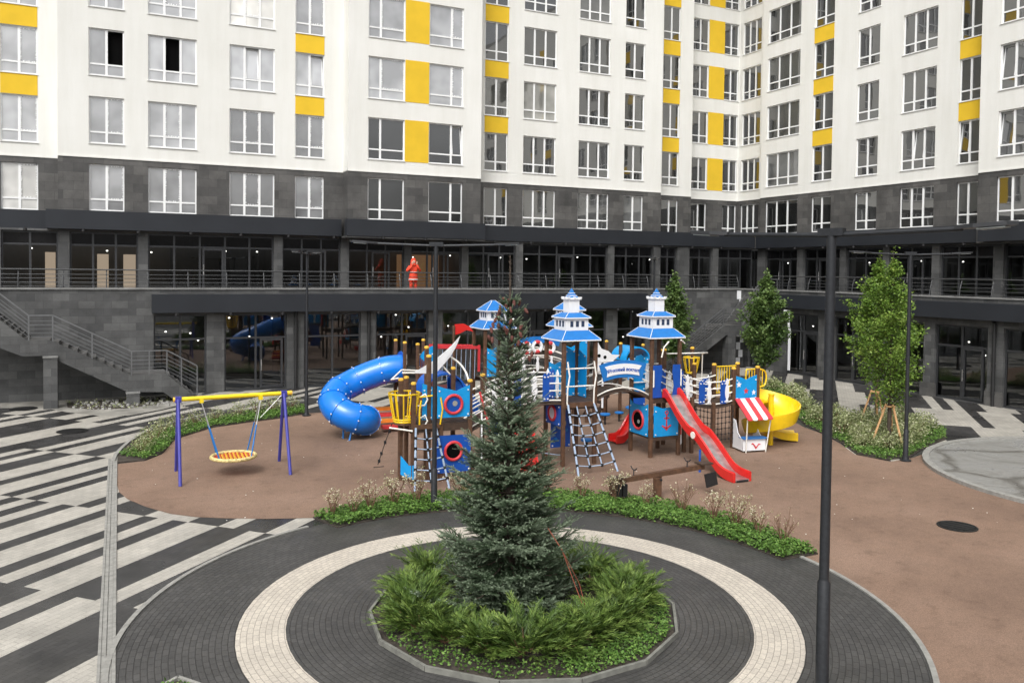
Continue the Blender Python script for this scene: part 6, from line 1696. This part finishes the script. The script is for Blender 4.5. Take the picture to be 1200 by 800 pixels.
# ---- dense variegated shrubs of the side beds
def dense_shrub(seed, r=.55, h=.72, n=1500):
    rg = np.random.default_rng(seed); t = thing('variegated_shrub', 'x', 'shrub', (0, 0, 0))
    st_ = MB()
    for k in range(14):
        a = rg.uniform(0, 2 * PI); st_.tube([(0, 0, 0), (r * .6 * math.cos(a), r * .6 * math.sin(a), h * rg.uniform(.5, .9))], [.01, .004], 4)
    st_.build('stem', M_twig, parent=t)['kind'] = 'stuff'
    d = rg.normal(size=(n, 3)); d[:, 2] = np.abs(d[:, 2]); d /= np.linalg.norm(d, axis=1, keepdims=True)
    rr = rg.uniform(.45, 1.08, n) ** .6 * (1 + .18 * np.sin(d[:, 0] * 9 + seed) * np.sin(d[:, 1] * 8))
    P = d * rr[:, None] * [r, r, h] + [0, 0, .04]
    v, f, tt = leaves(P, rg.uniform(.045, .085, n), np.clip(rg.normal(.42, .25, n) + .2 * (d[:, 2] - .5), 0, 1), .25)
    np_mesh('foliage', v, f, M_varieg, t, tt)['kind'] = 'stuff'
    return t
dproto = [dense_shrub(31, .55, .62, 1200), dense_shrub(32, .6, .55, 1200), dense_shrub(33, .5, .66, 1000)]
sproto = [dense_shrub(41, .5, .75, 420), dense_shrub(42, .45, .66, 380)]
used_s = set()
used_d = set()
RB = [(21.3, 18.9, .8), (21.8, 18.35, .9), (22.5, 18.6, .95), (23.2, 18.95, 1.0), (24.0, 19.4, 1.0), (24.8, 19.8, .9), (22.0, 19.5, .95), (22.7, 19.7, 1.0), (23.4, 19.9, 1.1), (24.5, 20.4, 1.1), (25.7, 20.3, 1.0), (22.3, 20.7, 1.0), (23.4, 21.2, 1.1), (24.6, 21.6, 1.1), (25.8, 21.6, 1.1), (26.9, 21.6, 1.0), (23.2, 22.6, 1.0), (24.4, 23.1, 1.1), (25.6, 23.2, 1.1), (26.9, 23.1, 1.05), (28.0, 23.2, 1.0), (24.4, 24.6, .95), (25.7, 24.9, 1.1), (27.0, 24.7, 1.1), (28.3, 24.7, 1.0), (25.9, 26.4, 1.0), (27.2, 26.3, 1.05), (28.4, 26.3, 1.0), (27.1, 28.0, 1.0), (28.3, 28.0, 1.0), (27.6, 29.8, 1.0)]
RB = [b_ for b_ in RB if inside(np.array([b_[0]]), np.array([b_[1]]), BED_R)[0]]
for i, (x, y, k) in enumerate(RB):
    j = i % 3; o = dproto[j] if j not in used_d else copy_tree(dproto[j]); used_d.add(j)
    o.location = (x, y, .03); o.rotation_euler = (0, 0, i * 1.3); o.scale = (k, k, k * (.9 + .2 * ((i * 5) % 4) / 3))
    o['label'] = 'dense cream and green variegated shrub growing in the leafy bed around the staked trees'; o['group'] = 'variegated shrubs in the right bed'
LB = [(0.55, 26.4, .7), (0.75, 27.2, .8), (1.0, 28.0, .85), (1.25, 28.9, .85), (1.75, 29.7, .8), (2.35, 30.4, .8), (3.1, 30.9, .7), (3.9, 31.4, .85), (4.6, 31.8, .9), (5.3, 32.2, .9), (6.0, 32.6, .8)]
for i, (x, y, k) in enumerate(LB):
    j = i % 2; o = sproto[j] if j not in used_s else copy_tree(sproto[j]); used_s.add(j); o.location = (x, y, .03); o.rotation_euler = (0, 0, i * 1.9); o.scale = (k, k, k)
    o['label'] = 'cream and green shrub in the curved bed behind the nest swing'; o['group'] = 'variegated shrubs in the left bed'

# ---- columnar trees
def column_tree(name, label, x, y, H, rmax, zlow, n, mat, tips=((0, 0, 1.0),), seed=0, leaf=(.09, .15)):
    rg = np.random.default_rng(seed); t = thing(name, label, 'tree', (x, y, .02))
    tr = MB().tube([(0, 0, 0), (.01, .01, H * .3), (0, 0, H * .65), (tips[0][0], tips[0][1], H * .98)], [.07, .055, .03, .008], 8)
    lb_ = []
    P, T = [], []
    nb = 72
    for k in range(nb):
        s = (k + .5) / nb; z = zlow * .9 + (H - zlow) * .93 * s; a = k * 2.39996 + rg.normal(0, .3)
        prof_ = rmax * (min(1, .45 + s * 2.6) if s < .25 else 1.0 - ((s - .25) / .75) ** 1.15 * .93)
        L = prof_ * rg.uniform(.62, 1.06); el = R(rg.uniform(38, 62))
        hd = np.array([math.cos(a), math.sin(a), 0])
        e = hd * L + [0, 0, L * math.tan(el) * .75]
        tr.tube([(0, 0, z), tuple(e * .5 + [0, 0, z - .03]), tuple(e + [0, 0, z])], [.016 * (1.2 - s), .010 * (1.2 - s), .003], 4)
        m = int(n / nb * (prof_ / rmax * 1.25 + .15)); tt_ = rg.normal(.45, .12)
        q = rg.uniform(.12, 1.06, m)[:, None] ** .7
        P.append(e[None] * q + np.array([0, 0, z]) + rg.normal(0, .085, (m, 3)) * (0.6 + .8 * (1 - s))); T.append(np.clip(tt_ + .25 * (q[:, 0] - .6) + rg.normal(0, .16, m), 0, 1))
    for tx, ty, th in tips:
        m = 90; s_ = rg.uniform(.72, 1, m); P.append(np.stack([tx * s_ + rg.normal(0, .05, m), ty * s_ + rg.normal(0, .05, m), H * th * s_], 1)); T.append(rg.uniform(.4, .9, m))
    tr.build('trunk', M_bark, parent=t, smooth=60)
    P, T = np.concatenate(P), np.concatenate(T)
    v, f, tt = leaves(P, rg.uniform(*leaf, len(P)), T, .35)
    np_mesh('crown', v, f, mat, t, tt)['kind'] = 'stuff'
    return t
def stakes(x, y, label):
    t = thing('tree_stake', label, 'tree support', (x, y, .02))
    for k in range(3):
        a = k * 2 * PI / 3 + .5
        MB().tube([(.55 * math.cos(a), .55 * math.sin(a), 0), (.11 * math.cos(a), .11 * math.sin(a), 1.35)], .035, 8).build('pole', M_stake, parent=t)
    MB().tube([(.15 * math.cos(2 * PI * i / 12), .15 * math.sin(2 * PI * i / 12), 1.28) for i in range(12)], .03, 6, closed=True).build('tie_ring', M_stake, parent=t)
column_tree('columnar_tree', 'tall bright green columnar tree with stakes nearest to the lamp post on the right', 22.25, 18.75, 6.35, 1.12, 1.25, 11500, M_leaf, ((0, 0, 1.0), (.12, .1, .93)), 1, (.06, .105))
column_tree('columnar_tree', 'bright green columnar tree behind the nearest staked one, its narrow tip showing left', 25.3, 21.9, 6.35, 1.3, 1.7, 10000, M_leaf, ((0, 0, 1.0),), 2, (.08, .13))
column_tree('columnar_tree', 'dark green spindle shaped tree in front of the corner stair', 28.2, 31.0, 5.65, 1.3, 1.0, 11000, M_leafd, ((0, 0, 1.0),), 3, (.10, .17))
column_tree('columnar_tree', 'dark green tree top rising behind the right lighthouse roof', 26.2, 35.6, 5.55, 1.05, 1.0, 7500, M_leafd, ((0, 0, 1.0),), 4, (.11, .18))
stakes(22.25, 18.75, 'pale wooden tripod stake tied around the nearest columnar tree'); stakes(24.4, 21.2, 'pale wooden tripod stake behind and left of the nearest tree')
# dry rubble and weeds under the left stair
rv = cover('rubble_weeds', [(1.0, 34.9), (-1.4, 35.4), (-2.0, 37.5), (2.0, 37.8), (1.9, 36.4)], 420, (.04, .09), (.02, .14), .01, None, M_varieg)
st_ = MB()
for i in range(150):
    s = random.uniform(.03, .12); st_.box((random.uniform(-1.6, 1.8), random.uniform(35.2, 37.6), s * .3), (s, s * .8, s * .7), rz=random.random() * 3)
o = st_.build('rubble_pile', M_conc); o['kind'] = 'stuff'
db = MB()
for i in range(120):
    a = (random.uniform(0, 19), random.uniform(11, 30)); s = random.uniform(.012, .03)
    if math.hypot(a[0] - CC[0], a[1] - CC[1]) < 7.2: continue
    db.box((a[0], a[1], .012), (s, s * .7, s * .3), rz=random.random() * 3)
o = db.build('dry_leaf_litter', M_pipe); o['kind'] = 'stuff'
# ================================================================== LIGHT, SKY, CAMERA
w = bpy.data.worlds.new('World'); scene.world = w; w.use_nodes = True
nt = w.node_tree; bg = nt.nodes['Background']
sky = N(nt, 'ShaderNodeTexSky'); sky.sky_type = 'NISHITA'; sky.sun_disc = False
SUN_EL, SUN_AZ = 50.0, 222.0
sky.sun_elevation = R(SUN_EL); sky.sun_rotation = R(SUN_AZ); sky.air_density = 1.0; sky.dust_density = 7.0; sky.ozone_density = 1.0
hsv = N(nt, 'ShaderNodeHueSaturation'); hsv.inputs['Saturation'].default_value = 0.12
nt.links.new(sky.outputs[0], hsv.inputs['Color']); nt.links.new(hsv.outputs[0], bg.inputs['Color'])
bg.inputs['Strength'].default_value = 0.15
sd_ = bpy.data.lights.new('sun', 'SUN'); sd_.energy = 0.75; sd_.angle = R(24); sd_.color = (1.0, 0.97, 0.92)
so = bpy.data.objects.new('sun', sd_); COL.objects.link(so)
az = R(SUN_AZ); d = Vector((math.sin(az) * math.cos(R(SUN_EL)), math.cos(az) * math.cos(R(SUN_EL)), math.sin(R(SUN_EL))))
so.rotation_euler = d.to_track_quat('Z', 'Y').to_euler(); so.location = (0, -20, 40)

cam = bpy.data.cameras.new('camera'); co = bpy.data.objects.new('camera', cam); COL.objects.link(co); scene.camera = co
yaw, pitch, roll = R(-25.3), R(1.62), R(0.65)
fw = Vector((-math.sin(yaw), math.cos(yaw), 0)); rt = Vector((math.cos(yaw), math.sin(yaw), 0)); up = Vector((0, 0, 1))
Fv = fw * math.cos(pitch) - up * math.sin(pitch); Uv = fw * math.sin(pitch) + up * math.cos(pitch)
r2 = rt * math.cos(roll) + Uv * math.sin(roll); u2 = Uv * math.cos(roll) - rt * math.sin(roll)
Mx = Matrix((r2, u2, -Fv)).transposed().to_4x4(); Mx.translation = (0, 0, 5.5); co.matrix_world = Mx
cam.sensor_fit = 'HORIZONTAL'; cam.sensor_width = 36.0; cam.lens = 975.0 / 1200 * 36; cam.shift_y = -56.0 / 1200
cam.clip_start = 0.1; cam.clip_end = 2000
vs_ = scene.view_settings
vs_.view_transform = 'Standard'; vs_.look = 'None'; vs_.gamma = 1.0; vs_.use_curve_mapping = False
vs_.exposure = 0.34
scene.cycles.max_bounces = 6; scene.cycles.transparent_max_bounces = 8; scene.cycles.caustics_reflective = False; scene.cycles.caustics_refractive = False
scene.cycles.use_denoising = True
